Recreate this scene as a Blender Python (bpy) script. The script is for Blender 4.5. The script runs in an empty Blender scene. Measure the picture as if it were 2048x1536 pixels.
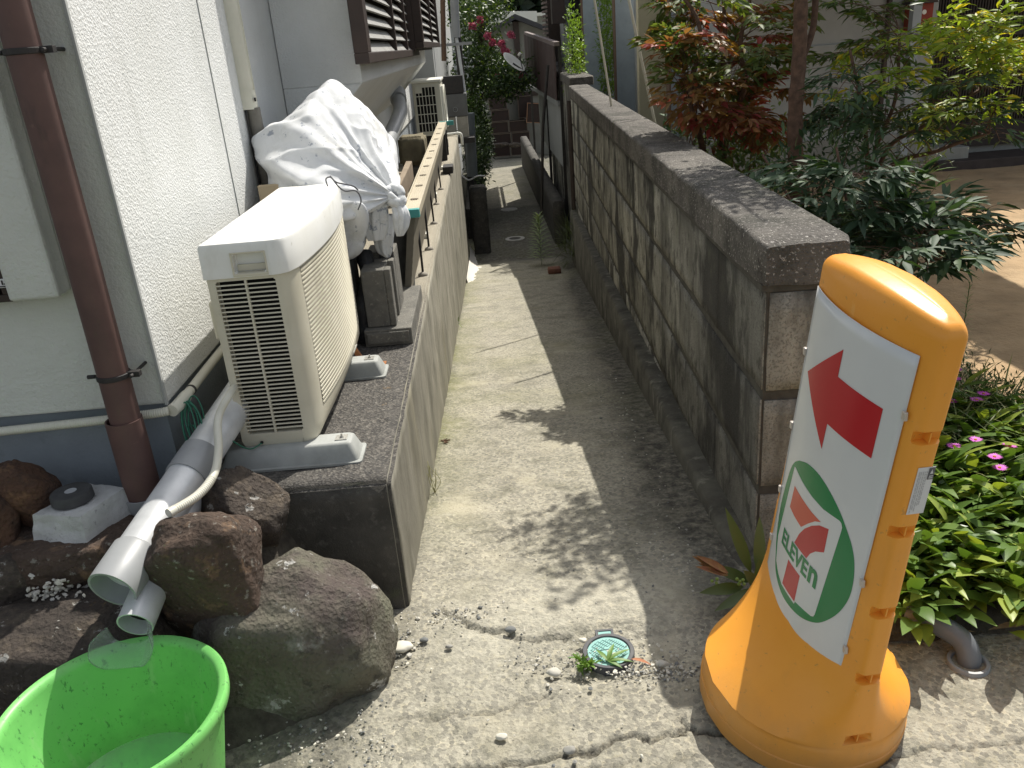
import bpy, bmesh, math, random
import numpy as np
from mathutils import Vector, Matrix, noise as mnoise
R_=math.radians
random.seed(7); rng=np.random.default_rng(7)
sc=bpy.context.scene; COL=sc.collection

# ------------------------------------------------------------------ camera
H=1.6; F_=1657.; CX,CY=1024.,768.
def nz(v): v=np.array(v,float); return v/np.linalg.norm(v)
_D=nz([326,4022,F_]); _hy=-(_D[0]*(950-CX)+_D[2]*F_)/_D[1]
_Y=nz([950-CX,_hy,F_]); _Z=-_D; _X=np.cross(_Y,_Z); RM=np.array([_X,_Y,_Z])   # world <- (right,down,forward)
cam=bpy.data.cameras.new('camera'); co=bpy.data.objects.new('camera',cam); COL.objects.link(co)
m=Matrix.Identity(4)
for i in range(3):
    m[i][0]=RM[i][0]; m[i][1]=-RM[i][1]; m[i][2]=-RM[i][2]
m[2][3]=H; co.matrix_world=m
cam.sensor_width=36; cam.lens=36*F_/2048; cam.clip_start=.05; cam.clip_end=600; sc.camera=co
# ------------------------------------------------------------------ light
SUN=nz([.425,.66,1.0])            # towards the sun
EL=math.asin(SUN[2]); AZ=math.atan2(SUN[0],SUN[1])
w=bpy.data.worlds.new('World'); sc.world=w; w.use_nodes=True
nt=w.node_tree; bg=nt.nodes['Background']; sky=nt.nodes.new('ShaderNodeTexSky')
sky.sky_type='NISHITA'; sky.sun_disc=False; sky.sun_elevation=EL; sky.sun_rotation=AZ
sky.air_density=1.3; sky.dust_density=2.5
hs=nt.nodes.new('ShaderNodeHueSaturation'); hs.inputs['Saturation'].default_value=.42; nt.links.new(sky.outputs[0],hs.inputs['Color']); nt.links.new(hs.outputs[0],bg.inputs[0]); bg.inputs[1].default_value=.125
sl=bpy.data.lights.new('sun','SUN'); sl.energy=4.6; sl.angle=R_(.5); sl.color=(1,.955,.87)
so=bpy.data.objects.new('sun',sl); COL.objects.link(so)
so.rotation_euler=Vector(SUN).to_track_quat('Z','Y').to_euler()
sc.view_settings.view_transform='Standard'; sc.view_settings.look='None'
sc.view_settings.exposure=.27; sc.view_settings.gamma=1
sc.cycles.max_bounces=6; sc.cycles.diffuse_bounces=4

# pixel (2048x1536 photograph) -> point on a known real plane, used to read sizes off the photograph
def ray(px,py): return RM@np.array([px-CX,py-CY,F_])
def pz(px,py,z): d=ray(px,py); return np.array([0,0,H])+d*((z-H)/d[2])
def px_(px,py,x): d=ray(px,py); return np.array([0,0,H])+d*(x/d[0])
def py_(px,py,y): d=ray(px,py); return np.array([0,0,H])+d*(y/d[1])

# ------------------------------------------------------------------ materials
MATS={}
def ramp(nt,src,lo,hi):
    n=nt.nodes.new('ShaderNodeMapRange'); n.inputs[1].default_value=lo; n.inputs[2].default_value=hi; n.clamp=True
    nt.links.new(src,n.inputs[0]); return n.outputs[0]
def mixc(nt,fac,a,b,mode='MIX'):
    n=nt.nodes.new('ShaderNodeMix'); n.data_type='RGBA'; n.blend_type=mode
    for v,i in ((fac,0),(a,6),(b,7)):
        if isinstance(v,(int,float)): n.inputs[i].default_value=v
        elif isinstance(v,tuple): n.inputs[i].default_value=(*v[:3],1)
        else: nt.links.new(v,n.inputs[i])
    return n.outputs[2]
def coords(nt,scale=(1,1,1)):
    tc=nt.nodes.new('ShaderNodeTexCoord'); mp=nt.nodes.new('ShaderNodeMapping')
    mp.inputs['Scale'].default_value=scale; nt.links.new(tc.outputs['Object'],mp.inputs[0]); return mp.outputs[0]
def noise(nt,scale,detail=4,rough=.6,st=(1,1,1)):
    n=nt.nodes.new('ShaderNodeTexNoise'); n.inputs['Scale'].default_value=scale; n.inputs['Detail'].default_value=detail
    n.inputs['Roughness'].default_value=rough; nt.links.new(coords(nt,st),n.inputs['Vector']); return n.outputs[0]
def voro(nt,scale,feature='F1',out=0,rnd=1.,st=(1,1,1)):
    n=nt.nodes.new('ShaderNodeTexVoronoi'); n.feature=feature; n.inputs['Scale'].default_value=scale
    n.inputs['Randomness'].default_value=rnd; nt.links.new(coords(nt,st),n.inputs['Vector']); return n.outputs[out]
def math_(nt,op,a,b=0.):
    n=nt.nodes.new('ShaderNodeMath'); n.operation=op
    for i,v in enumerate((a,b)):
        if isinstance(v,(int,float)): n.inputs[i].default_value=v
        else: nt.links.new(v,n.inputs[i])
    return n.outputs[0]
def mat(name,c1,c2=None,scale=4,rough=.8,layers=(),bump=(),metal=0,spec=.4,attrs=(),pebble=None,grime=None,lo=.35,hi=.65,coat=0,trans=0,grad=()):
    """layers: (colour,scale,lo,hi,amount,stretch); bump: (kind,scale,strength[m],stretch)"""
    if name in MATS: return MATS[name]
    m=bpy.data.materials.new(name); m.use_nodes=True; nt=m.node_tree; b=nt.nodes['Principled BSDF']
    col=tuple(c1)
    if c2: col=mixc(nt,ramp(nt,noise(nt,scale,6),lo,hi),c1,c2)
    if pebble:
        pc1,pc2,ps,th,am=pebble
        cell=voro(nt,ps,'F1',1); sep=nt.nodes.new('ShaderNodeSeparateColor'); nt.links.new(cell,sep.inputs[0])
        d=voro(nt,ps,'F1',0); d2=math_(nt,'SUBTRACT',d,math_(nt,'MULTIPLY',sep.outputs[0],.28))
        msk=math_(nt,'MULTIPLY',ramp(nt,d2,th,th-.10),am)
        # patches where the paste still covers the stones
        msk=math_(nt,'MULTIPLY',msk,ramp(nt,noise(nt,3.5,3),.24,.44))
        col=mixc(nt,msk,col,mixc(nt,sep.outputs[1],pc1,pc2))
    for L in layers:
        c,s,l,h,am=L[:5]; st=L[5] if len(L)>5 else (1,1,1)
        f=math_(nt,'MULTIPLY',ramp(nt,noise(nt,s,7,.65,st),l,h),am)
        col=mixc(nt,f,col,c)
    for (an,c,am) in attrs:
        a=nt.nodes.new('ShaderNodeAttribute'); a.attribute_name=an
        f=math_(nt,'MULTIPLY',math_(nt,'MULTIPLY',a.outputs['Fac'],am),ramp(nt,noise(nt,22,6,.7),.2,.62))
        col=mixc(nt,f,col,c)
    for (axis,a0,a1,c,am,ns) in grad:      # weathering and other tone change towards one end of the thing
        tc=nt.nodes.new('ShaderNodeTexCoord'); sp=nt.nodes.new('ShaderNodeSeparateXYZ'); nt.links.new(tc.outputs['Object'],sp.inputs[0])
        v=math_(nt,'ADD',sp.outputs[axis],math_(nt,'MULTIPLY',math_(nt,'SUBTRACT',noise(nt,ns,5,.6,(1,1,.35)),.5),abs(a1-a0)*1.6))
        col=mixc(nt,math_(nt,'MULTIPLY',ramp(nt,v,a0,a1),am),col,c)
    if grime:
        c,s,am=grime; col=mixc(nt,math_(nt,'MULTIPLY',ramp(nt,noise(nt,s,8,.75),.42,.66),am),col,c)
    if isinstance(col,tuple): b.inputs['Base Color'].default_value=(*col,1)
    else: nt.links.new(col,b.inputs['Base Color'])
    b.inputs['Roughness'].default_value=rough; b.inputs['Metallic'].default_value=metal
    b.inputs['Specular IOR Level'].default_value=spec; b.inputs['Coat Weight'].default_value=coat
    b.inputs['Transmission Weight'].default_value=trans
    prev=None
    for B in bump:
        kind,s,dst=B[:3]; st=B[3] if len(B)>3 else (1,1,1)
        if kind=='n': h=noise(nt,s,6,.65,st)
        elif kind=='v': h=voro(nt,s,'F1',0,1,st)
        elif kind=='w':
            wv=nt.nodes.new('ShaderNodeTexWave'); wv.inputs['Scale'].default_value=s; nt.links.new(coords(nt,st),wv.inputs[0]); h=wv.outputs[1]
        n=nt.nodes.new('ShaderNodeBump'); n.inputs['Strength'].default_value=1; n.inputs['Distance'].default_value=dst
        nt.links.new(h,n.inputs['Height'])
        if prev: nt.links.new(prev,n.inputs['Normal'])
        prev=n.outputs[0]
    if prev: nt.links.new(prev,b.inputs['Normal'])
    MATS[name]=m; return m
def leafmat(name,ca,cb,cc=None,trans=.35,rough=.45,ccf=.15):
    m=bpy.data.materials.new(name); m.use_nodes=True; nt=m.node_tree; b=nt.nodes['Principled BSDF']
    g=nt.nodes.new('ShaderNodeNewGeometry'); col=mixc(nt,g.outputs['Random Per Island'],ca,cb)
    if cc: col=mixc(nt,ramp(nt,math_(nt,'FRACT',math_(nt,'MULTIPLY',g.outputs['Random Per Island'],7.31)),1-ccf,1-ccf*.8),col,cc)
    nt.links.new(col,b.inputs['Base Color']); b.inputs['Roughness'].default_value=rough; b.inputs['Specular IOR Level'].default_value=.45
    t=nt.nodes.new('ShaderNodeBsdfTranslucent'); nt.links.new(mixc(nt,1.,col,(1.0,1.0,.35),'MULTIPLY'),t.inputs[0])
    mx=nt.nodes.new('ShaderNodeMixShader'); mx.inputs[0].default_value=trans
    nt.links.new(b.outputs[0],mx.inputs[1]); nt.links.new(t.outputs[0],mx.inputs[2])
    nt.links.new(mx.outputs[0],nt.nodes['Material Output'].inputs[0]); MATS[name]=m; return m

# ------------------------------------------------------------------ object helpers
LOC={}
def tag(o,label,cat,group=None):
    o['label']=label; o['category']=cat
    if group: o['group']=group
    return o
def thing(name,loc,label,cat,group=None):
    o=bpy.data.objects.new(name,None); COL.objects.link(o); o.location=loc; o.empty_display_size=.05
    LOC[o.name]=np.array(loc,float); return tag(o,label,cat,group)
class MB:
    """collects geometry in world coordinates"""
    def __init__(s): s.v=[]; s.f=[]; s.mi=[]; s.n=0
    def add(s,v,f,mi=0):
        v=np.asarray(v,float).reshape(-1,3); s.v.append(v); k=s.n
        for q in f: s.f.append([i+k for i in q]); s.mi.append(mi)
        s.n+=len(v); return s
    def box(s,x0,x1,y0,y1,z0,z1,mi=0,rot=None,c=None):
        v=np.array([[x,y,z] for z in (z0,z1) for y in (y0,y1) for x in (x0,x1)],float)
        if rot is not None:
            c=np.array(c if c is not None else v.mean(0)); v=(v-c)@np.array(rot).T+c
        return s.add(v,[[0,2,3,1],[4,5,7,6],[0,1,5,4],[2,6,7,3],[0,4,6,2],[1,3,7,5]],mi)
    def tube(s,pts,r,n=10,cap=True,mi=0):
        pts=np.array(pts,float); k=len(pts); r=np.broadcast_to(np.asarray(r,float),(k,))
        T=np.gradient(pts,axis=0) if k>2 else np.array([pts[1]-pts[0]]*2); T/=np.linalg.norm(T,axis=1)[:,None]+1e-12
        a=np.array([0,0,1.]) if abs(T[0][2])<.9 else np.array([1.,0,0]); N=np.cross(T[0],a); N/=np.linalg.norm(N); ang=np.arange(n)*2*np.pi/n; V=[]
        for i in range(k):
            N=N-T[i]*(N@T[i]); N/=np.linalg.norm(N)+1e-12; Bn=np.cross(T[i],N)
            V.append(pts[i]+r[i]*(np.cos(ang)[:,None]*N+np.sin(ang)[:,None]*Bn))
        f=[[i*n+j,i*n+(j+1)%n,(i+1)*n+(j+1)%n,(i+1)*n+j] for i in range(k-1) for j in range(n)]
        if cap: f+= [list(range(n))[::-1],[(k-1)*n+j for j in range(n)]]
        return s.add(np.concatenate(V),f,mi)
    def lathe(s,c,prof,n=48,ax=(0,0,1),mi=0):
        """prof: list of (r,h) along ax"""
        c=np.array(c,float); ax=nz(ax); a=np.array([1.,0,0]) if abs(ax[0])<.9 else np.array([0,1.,0]); N=nz(np.cross(ax,a)); Bn=np.cross(ax,N); ang=np.arange(n)*2*np.pi/n
        V=[c+h*ax+r*(np.cos(ang)[:,None]*N+np.sin(ang)[:,None]*Bn) for r,h in prof]
        k=len(prof); f=[[i*n+j,i*n+(j+1)%n,(i+1)*n+(j+1)%n,(i+1)*n+j] for i in range(k-1) for j in range(n)]
        return s.add(np.concatenate(V),f,mi)
    def prism(s,poly,d,mi=0):
        """poly: 3-D points (planar), extruded by vector d"""
        p=np.array(poly,float); k=len(p); d=np.array(d,float)
        f=[list(range(k))[::-1],[k+i for i in range(k)]]+[[i,(i+1)%k,k+(i+1)%k,k+i] for i in range(k)]
        return s.add(np.concatenate([p,p+d]),f,mi)
    def grid(s,P,mi=0,closeu=False):
        P=np.asarray(P,float); a,b=P.shape[:2]; f=[]
        for i in range(a-1):
            for j in range(b if closeu else b-1): f.append([i*b+j,i*b+(j+1)%b,(i+1)*b+(j+1)%b,(i+1)*b+j])
        return s.add(P.reshape(-1,3),f,mi)
    def build(s,name,mats,parent=None,smooth=False,bevel=0,seg=2,label=None,origin=None,fix=True,auto=None):
        V=np.concatenate(s.v)
        if parent is not None: loc=LOC[parent.name]
        elif origin is not None: loc=np.array(origin,float)
        else:
            lo,hi=V.min(0),V.max(0); loc=np.array([(lo[0]+hi[0])/2,(lo[1]+hi[1])/2,lo[2]])
        me=bpy.data.meshes.new(name); me.from_pydata((V-loc).tolist(),[],s.f)
        if not isinstance(mats,(list,tuple)): mats=[mats]
        for m_ in mats: me.materials.append(m_)
        me.polygons.foreach_set('material_index',s.mi)
        if fix:
            bm=bmesh.new(); bm.from_mesh(me); bmesh.ops.recalc_face_normals(bm,faces=bm.faces); bm.to_mesh(me); bm.free()
        if smooth or auto: me.polygons.foreach_set('use_smooth',[True]*len(me.polygons))
        me.update(); o=bpy.data.objects.new(name,me); COL.objects.link(o); LOC[o.name]=loc
        if auto:
            try: me.set_sharp_from_angle(angle=R_(auto))
            except Exception: pass
        if parent is not None: o.parent=parent
        else: o.location=loc
        if bevel:
            b=o.modifiers.new('bevel','BEVEL'); b.width=bevel; b.segments=seg; b.limit_method='ANGLE'; b.angle_limit=R_(35); b.harden_normals=False
        if label: o['label']=label
        return o
def copy_thing(o,off,label,rz=0):
    off=Vector(off); c=o.copy(); COL.objects.link(c); c.location=o.location+off; c.rotation_euler.z+=rz; c['label']=label
    for ch in o.children:
        d=ch.copy(); COL.objects.link(d); d.parent=c
        for g in ch.children:
            e=g.copy(); COL.objects.link(e); e.parent=d
    return c
def struct(o): o['kind']='structure'; return o
def vnoise(x,y,s,seed=0,oct=3):
    """value noise on arrays"""
    out=np.zeros_like(x,dtype=float); amp=1; tot=0
    for k in range(oct):
        r=np.random.default_rng(seed+k*17); T=r.random((256,256)); X=x*s*2**k+1000; Y=y*s*2**k+1000
        xi=np.floor(X).astype(int); yi=np.floor(Y).astype(int); fx=X-xi; fy=Y-yi; fx=fx*fx*(3-2*fx); fy=fy*fy*(3-2*fy)
        g=lambda a,b:T[a%256,b%256]
        out+=amp*((g(xi,yi)*(1-fx)+g(xi+1,yi)*fx)*(1-fy)+(g(xi,yi+1)*(1-fx)+g(xi+1,yi+1)*fx)*fy); tot+=amp; amp*=.5
    return out/tot
def distpoly(X,Y,pts):
    d=np.full(X.shape,9.)
    for (a,b),(c,e) in zip(pts[:-1],pts[1:]):
        vx,vy=c-a,e-b; t=np.clip(((X-a)*vx+(Y-b)*vy)/(vx*vx+vy*vy+1e-12),0,1); d=np.minimum(d,np.hypot(X-a-t*vx,Y-b-t*vy))
    return d
def bez(P,n=20):
    """Catmull-Rom through P"""
    P=np.array(P,float); Q=np.vstack([2*P[0]-P[1],P,2*P[-1]-P[-2]]); out=[]
    for i in range(1,len(Q)-2):
        for t in np.linspace(0,1,n,endpoint=False):
            a,b,c,d=Q[i-1],Q[i],Q[i+1],Q[i+2]
            out.append(.5*((2*b)+(-a+c)*t+(2*a-5*b+4*c-d)*t*t+(-a+3*b-3*c+d)*t**3))
    out.append(P[-1]); return np.array(out)
def leaves(mb,pos,dirs,ups,L,W,droop=.25,rows=3,fold=.25,shape=.42):
    """many leaf blades: 3 vertices per row, bent along their length"""
    pos=np.array(pos,float); dirs=np.array(dirs,float); ups=np.array(ups,float); N=len(pos)
    if N==0: return
    L=np.broadcast_to(L,(N,)).astype(float); W=np.broadcast_to(W,(N,)).astype(float)
    dirs/=np.linalg.norm(dirs,axis=1)[:,None]+1e-9; side=np.cross(dirs,ups); side/=np.linalg.norm(side,axis=1)[:,None]+1e-9; nrm=np.cross(side,dirs)
    ts=np.linspace(0,1,rows+1); V=np.zeros((N,rows+1,3,3))
    for i,t in enumerate(ts):
        wd=(np.sin(np.pi*min(1,t**(.69/ -math.log(shape)))))**.85 if 0<t<1 else (0.06 if t==0 else 0.0)
        c=pos+dirs*(L*t)[:,None]-nrm*(droop*L*t*t)[:,None]
        hw=(W*.5*wd)[:,None]
        V[:,i,0]=c-side*hw+nrm*hw*fold; V[:,i,1]=c; V[:,i,2]=c+side*hw+nrm*hw*fold
    V=V.reshape(-1,3); per=(rows+1)*3; base=[]
    for i in range(rows):
        for j in range(2): a=i*3+j; base.append([a,a+1,a+4,a+3])
    f=[[q+k*per for q in b] for k in range(N) for b in base]
    mb.add(V,f)
def rdir(n): v=rng.normal(size=(n,3)); return v/np.linalg.norm(v,axis=1)[:,None]
# ------------------------------------------------------------------ shared materials
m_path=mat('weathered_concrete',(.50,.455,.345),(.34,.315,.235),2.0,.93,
  pebble=((.16,.155,.135),(.40,.375,.30),82,.66,.80),
  layers=(((.14,.135,.095),6,.50,.70,.6),((.50,.47,.38),30,.55,.68,.5),((.09,.085,.07),120,.60,.66,.7)),
  attrs=(('stain_shade',(.045,.043,.036),.97),('moss',(.16,.165,.055),.75),('dirt',(.035,.03,.022),1.0),('pale',(.56,.53,.43),.9)),
  bump=(('v',90,.0022),('n',170,.003),('n',14,.006)))
m_soil=mat('sandy_yard',(.50,.345,.195),(.36,.25,.14),3,.95,layers=(((.20,.15,.08),7,.55,.75,.6),((.60,.45,.28),2,.5,.7,.4)),bump=(('n',60,.006),('n',8,.015)))
m_ground=mat('far_ground',(.16,.15,.12),(.10,.10,.07),1,.95)
m_stucco=mat('white_stucco',(.74,.75,.74),(.68,.69,.67),3,.9,grad=((2,1.0,.70,(.46,.46,.42),.45,2.5),),bump=(('n',190,.0036),('v',120,.0022)),layers=(((.42,.43,.40),1.6,.60,.85,.35,(1,1,.3)),((.50,.51,.48),6,.60,.74,.4,(1,1,.08)),((.40,.40,.37),26,.70,.74,.35)))
m_stucco_shade=mat('shaded_stucco',(.68,.69,.64),(.61,.62,.57),3,.9,bump=(('n',85,.006),('n',24,.005)),layers=(((.28,.29,.25),5,.58,.8,.45,(1,1,.35)),))  # same stucco with its grey-green shade in the colour
m_found=mat('bluegrey_plaster',(.27,.305,.335),(.21,.235,.26),3,.85,bump=(('n',110,.003),),layers=(((.10,.11,.12),8,.56,.75,.5),))
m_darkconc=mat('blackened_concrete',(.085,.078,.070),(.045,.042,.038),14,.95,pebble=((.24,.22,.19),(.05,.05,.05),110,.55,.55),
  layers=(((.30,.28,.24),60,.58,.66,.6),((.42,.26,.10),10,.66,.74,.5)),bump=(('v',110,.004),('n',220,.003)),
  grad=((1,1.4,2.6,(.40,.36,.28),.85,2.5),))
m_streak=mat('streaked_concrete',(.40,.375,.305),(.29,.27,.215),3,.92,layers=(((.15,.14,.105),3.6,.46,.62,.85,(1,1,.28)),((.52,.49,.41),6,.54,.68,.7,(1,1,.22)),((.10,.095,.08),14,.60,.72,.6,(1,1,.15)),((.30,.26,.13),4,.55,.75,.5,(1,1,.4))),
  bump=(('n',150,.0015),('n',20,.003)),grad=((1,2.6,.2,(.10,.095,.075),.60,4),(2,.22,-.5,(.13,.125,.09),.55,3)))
m_front=mat('dark_concrete',(.095,.088,.076),(.052,.049,.043),8,.95,layers=(((.17,.16,.14),35,.55,.70,.6),((.10,.12,.06),6,.6,.75,.4)),bump=(('n',90,.004),('n',260,.002)))  # dark tone also carries the shade on the retaining wall's front
m_block=mat('weathered_block',(.50,.485,.42),(.38,.37,.315),6,.95,
  layers=(((.13,.125,.105),2.6,.44,.62,.8,(1,1,.6)),((.022,.021,.019),2.1,.50,.57,.96,(1,1,.5)),((.05,.047,.04),13,.55,.62,.75,(1,1,.7)),((.06,.058,.05),9,.52,.66,.75,(1,1,.18)),((.36,.35,.30),14,.60,.72,.6,(1,1,.3)),((.20,.21,.13),9,.55,.72,.5),((.12,.115,.10),150,.50,.62,.65)),
  grad=((1,2.3,.5,(.060,.056,.049),.55,3.2),),bump=(('n',170,.0035),('n',60,.004)))
def island_tint(m,lo=.72,hi=1.12):
    nt=m.node_tree; b=nt.nodes['Principled BSDF']; src=b.inputs['Base Color'].links[0].from_socket; g=nt.nodes.new('ShaderNodeNewGeometry'); r=nt.nodes.new('ShaderNodeMapRange'); r.inputs[3].default_value=lo; r.inputs[4].default_value=hi; nt.links.new(g.outputs['Random Per Island'],r.inputs[0])
    v=nt.nodes.new('ShaderNodeVectorMath'); v.operation='SCALE'; nt.links.new(src,v.inputs[0]); nt.links.new(r.outputs[0],v.inputs['Scale']); nt.links.new(v.outputs[0],b.inputs['Base Color'])
island_tint(m_block)
m_blockend=mat('weathered_block_end',(.42,.405,.35),(.31,.30,.255),6,.95,layers=(((.09,.085,.07),5,.46,.62,.85,(1,1,.5)),((.14,.13,.11),150,.50,.60,.7)),bump=(('n',170,.004),('n',60,.004)))
m_mortar=mat('dark_mortar',(.09,.085,.07),(.055,.05,.042),20,.95,bump=(('n',150,.002),))
m_cap=mat('mossy_coping',(.150,.137,.122),(.070,.064,.057),12,.95,layers=(((.24,.22,.19),3,.48,.66,.75),((.045,.045,.035),4.5,.50,.62,.7),((.50,.47,.43),95,.585,.63,.85),((.03,.028,.026),60,.56,.66,.6),((.34,.31,.15),5,.66,.74,.8)),
  bump=(('v',130,.004),('n',220,.004)))
m_pvc=mat('grey_pvc',(.33,.34,.345),(.28,.29,.295),6,.42,spec=.5,layers=(((.16,.15,.14),12,.6,.8,.4),))
m_galv=mat('silver_painted_pipe',(.74,.75,.75),(.56,.57,.57),10,.42,metal=.25,spec=.5,layers=(((.30,.30,.30),14,.60,.75,.35),))
m_brownpipe=mat('brown_painted_metal',(.125,.070,.060),(.090,.052,.046),8,.55,layers=(((.035,.027,.026),9,.60,.74,.75,(1,1,.5)),((.24,.15,.12),40,.66,.75,.3)))
m_brown=mat('dark_brown_frame',(.050,.032,.026),(.035,.024,.020),8,.5)
m_white=mat('aged_white_plastic',(.80,.79,.72),(.74,.73,.65),5,.5,layers=(((.45,.44,.36),7,.62,.82,.35,(1,1,.4)),((.30,.28,.2),90,.66,.74,.3)))
m_beige=mat('aged_beige_plastic',(.64,.605,.49),(.56,.525,.41),5,.5,layers=(((.34,.31,.22),6,.54,.76,.5,(1,1,.3)),((.22,.19,.13),40,.66,.72,.4)))
m_black=mat('black_recess',(.010,.010,.009),rough=.9)  # flat black standing in for the dark inside recesses and openings
m_blackmetal=mat('black_metal',(.02,.02,.02),(.035,.03,.028),30,.6)
m_cream=mat('cream_plastic',(.68,.665,.57),(.60,.585,.49),5,.45,layers=(((.33,.31,.24),9,.62,.8,.4),))
m_rock=[mat('brown_rock',(.125,.085,.062),(.075,.052,.040),7,.9,layers=(((.045,.035,.028),5,.48,.64,.75),((.27,.17,.10),14,.55,.66,.8),((.42,.20,.06),9,.68,.73,.8),((.38,.36,.31),45,.60,.66,.65)),bump=(('n',30,.018),('v',70,.008),('n',160,.006))),
        mat('grey_green_rock',(.175,.175,.125),(.125,.105,.085),4,.92,layers=(((.11,.085,.078),5,.46,.60,.85),((.36,.355,.31),7,.58,.66,.65),((.30,.29,.25),50,.60,.68,.6),((.52,.51,.48),14,.625,.645,.9),((.34,.21,.07),11,.70,.72,.8),((.04,.036,.032),26,.57,.66,.6)),bump=(('n',30,.014),('v',80,.006),('n',160,.006)),grad=((2,.13,.05,(.045,.040,.034),.75,6),)),
        mat('rust_rock',(.16,.085,.05),(.085,.048,.034),9,.9,layers=(((.32,.18,.09),20,.54,.66,.7),((.04,.03,.025),8,.48,.62,.75)),bump=(('n',35,.018),('v',80,.007),('n',160,.005))),
        mat('dark_rock',(.085,.068,.056),(.050,.042,.036),6,.92,layers=(((.17,.135,.10),12,.50,.64,.75),((.30,.20,.06),7,.66,.72,.85),((.42,.41,.38),24,.62,.645,.85),((.03,.026,.022),22,.56,.66,.6)),bump=(('n',30,.015),('v',80,.006),('n',160,.006)))]
m_tan=mat('tan_cardboard',(.46,.37,.25),rough=.9)
m_green=mat('green_wire',(.03,.16,.10),rough=.4)
m_whiteconc=mat('white_concrete',(.62,.62,.60),(.50,.50,.48),12,.95,layers=(((.22,.21,.2),60,.60,.68,.6),),bump=(('n',70,.005),('n',200,.003)))
m_orange=mat('orange_plastic',(.86,.365,.045),(.82,.33,.036),3,.38,spec=.45,layers=(((.58,.27,.06),7,.56,.76,.35,(1,1,.4)),((.40,.22,.08),60,.63,.67,.45),((.88,.50,.16),26,.66,.69,.35,(1,1,.15))),grad=((2,.13,.0,(.34,.21,.09),.55,6),),bump=(('n',300,.0002),('n',12,.0008)))
m_board=mat('white_board',(.66,.68,.69),(.62,.64,.65),4,.22,spec=.55,layers=(((.50,.52,.52),8,.70,.82,.35,(1,1,.3)),))
m_red=mat('sign_red',(.47,.018,.025),rough=.25,spec=.5); m_sgreen=mat('sign_green',(.008,.21,.065),rough=.25,spec=.5); m_oran2=mat('sign_orange_red',(.58,.085,.045),rough=.25,spec=.5)
m_bark=mat('brown_bark',(.15,.088,.060),(.075,.045,.032),30,.9,bump=(('n',60,.006,(1,1,.2)),),layers=(((.20,.13,.09),20,.56,.7,.5,(1,1,.15)),))
m_stem=mat('green_stem',(.10,.14,.04),(.07,.10,.03),30,.6)
m_wallg=mat('grey_house_wall',(.40,.41,.40),(.34,.35,.34),2,.9,bump=(('n',120,.002),),layers=(((.22,.22,.21),2,.55,.8,.4,(1,1,.3)),))
m_post=mat('grey_painted_post',(.37,.42,.45),(.31,.35,.38),4,.6,layers=(((.24,.13,.07),14,.64,.76,.6,(1,1,.3)),))
m_creamwall=mat('cream_house_wall',(.55,.50,.34),(.48,.44,.30),3,.9)
m_tile=mat('dark_roof',(.06,.06,.065),(.035,.035,.04),6,.7)

# ------------------------------------------------------------------ setting: path, yard, ground
def zp(y):
    y=np.asarray(y,float); return np.where(y<2.05,0,np.where(y<12.4,-.14*(y-2.05),-.14*10.35-.012*(y-12.4)))
def q0(px,py):
    d=ray(px,py); 
    p=pz(px,py,0)
    if p[1]<2.05: return p
    s=-.14; t=(s*(0-2.05)-H)/(d[2]-s*d[1]); return np.array([0,0,H])+t*d
cr=[[(883,1217),(919,1235),(950,1250),(981,1259),(1012,1256),(1032,1276),(1067,1276),(1106,1268),(1145,1272)],
    [(760,1436),(817,1434),(895,1428),(965,1424),(1012,1412),(1071,1391),(1106,1389)],
    [(900,1536),(950,1533),(989,1530),(1030,1519),(1075,1518),(1141,1502),(1165,1504),(1192,1494),(1223,1477),(1266,1465),(1290,1474),(1309,1473),(1335,1463),(1356,1467),(1372,1451),(1399,1461),(1450,1466)],
    [(1364,1436),(1372,1451)],[(1012,1533),(1169,1533),(1286,1520),(1395,1512)],
    [(915,668),(960,673),(1020,666),(1080,661),(1150,654),(1200,650)],
    [(1700,1545),(1850,1495),(1950,1490),(2048,1480)]]
cracks=[[tuple(q0(*p)[:2]) for p in c] for c in cr]
def rough(c,k=5,a=.006):
    out=[]
    for (x0,y0),(x1,y1) in zip(c[:-1],c[1:]):
        for i in range(k): t=i/k; out.append((x0+(x1-x0)*t+rng.normal()*a*(i>0),y0+(y1-y0)*t+rng.normal()*a*(i>0)))
    return out+[c[-1]]
mb=MB()
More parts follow.
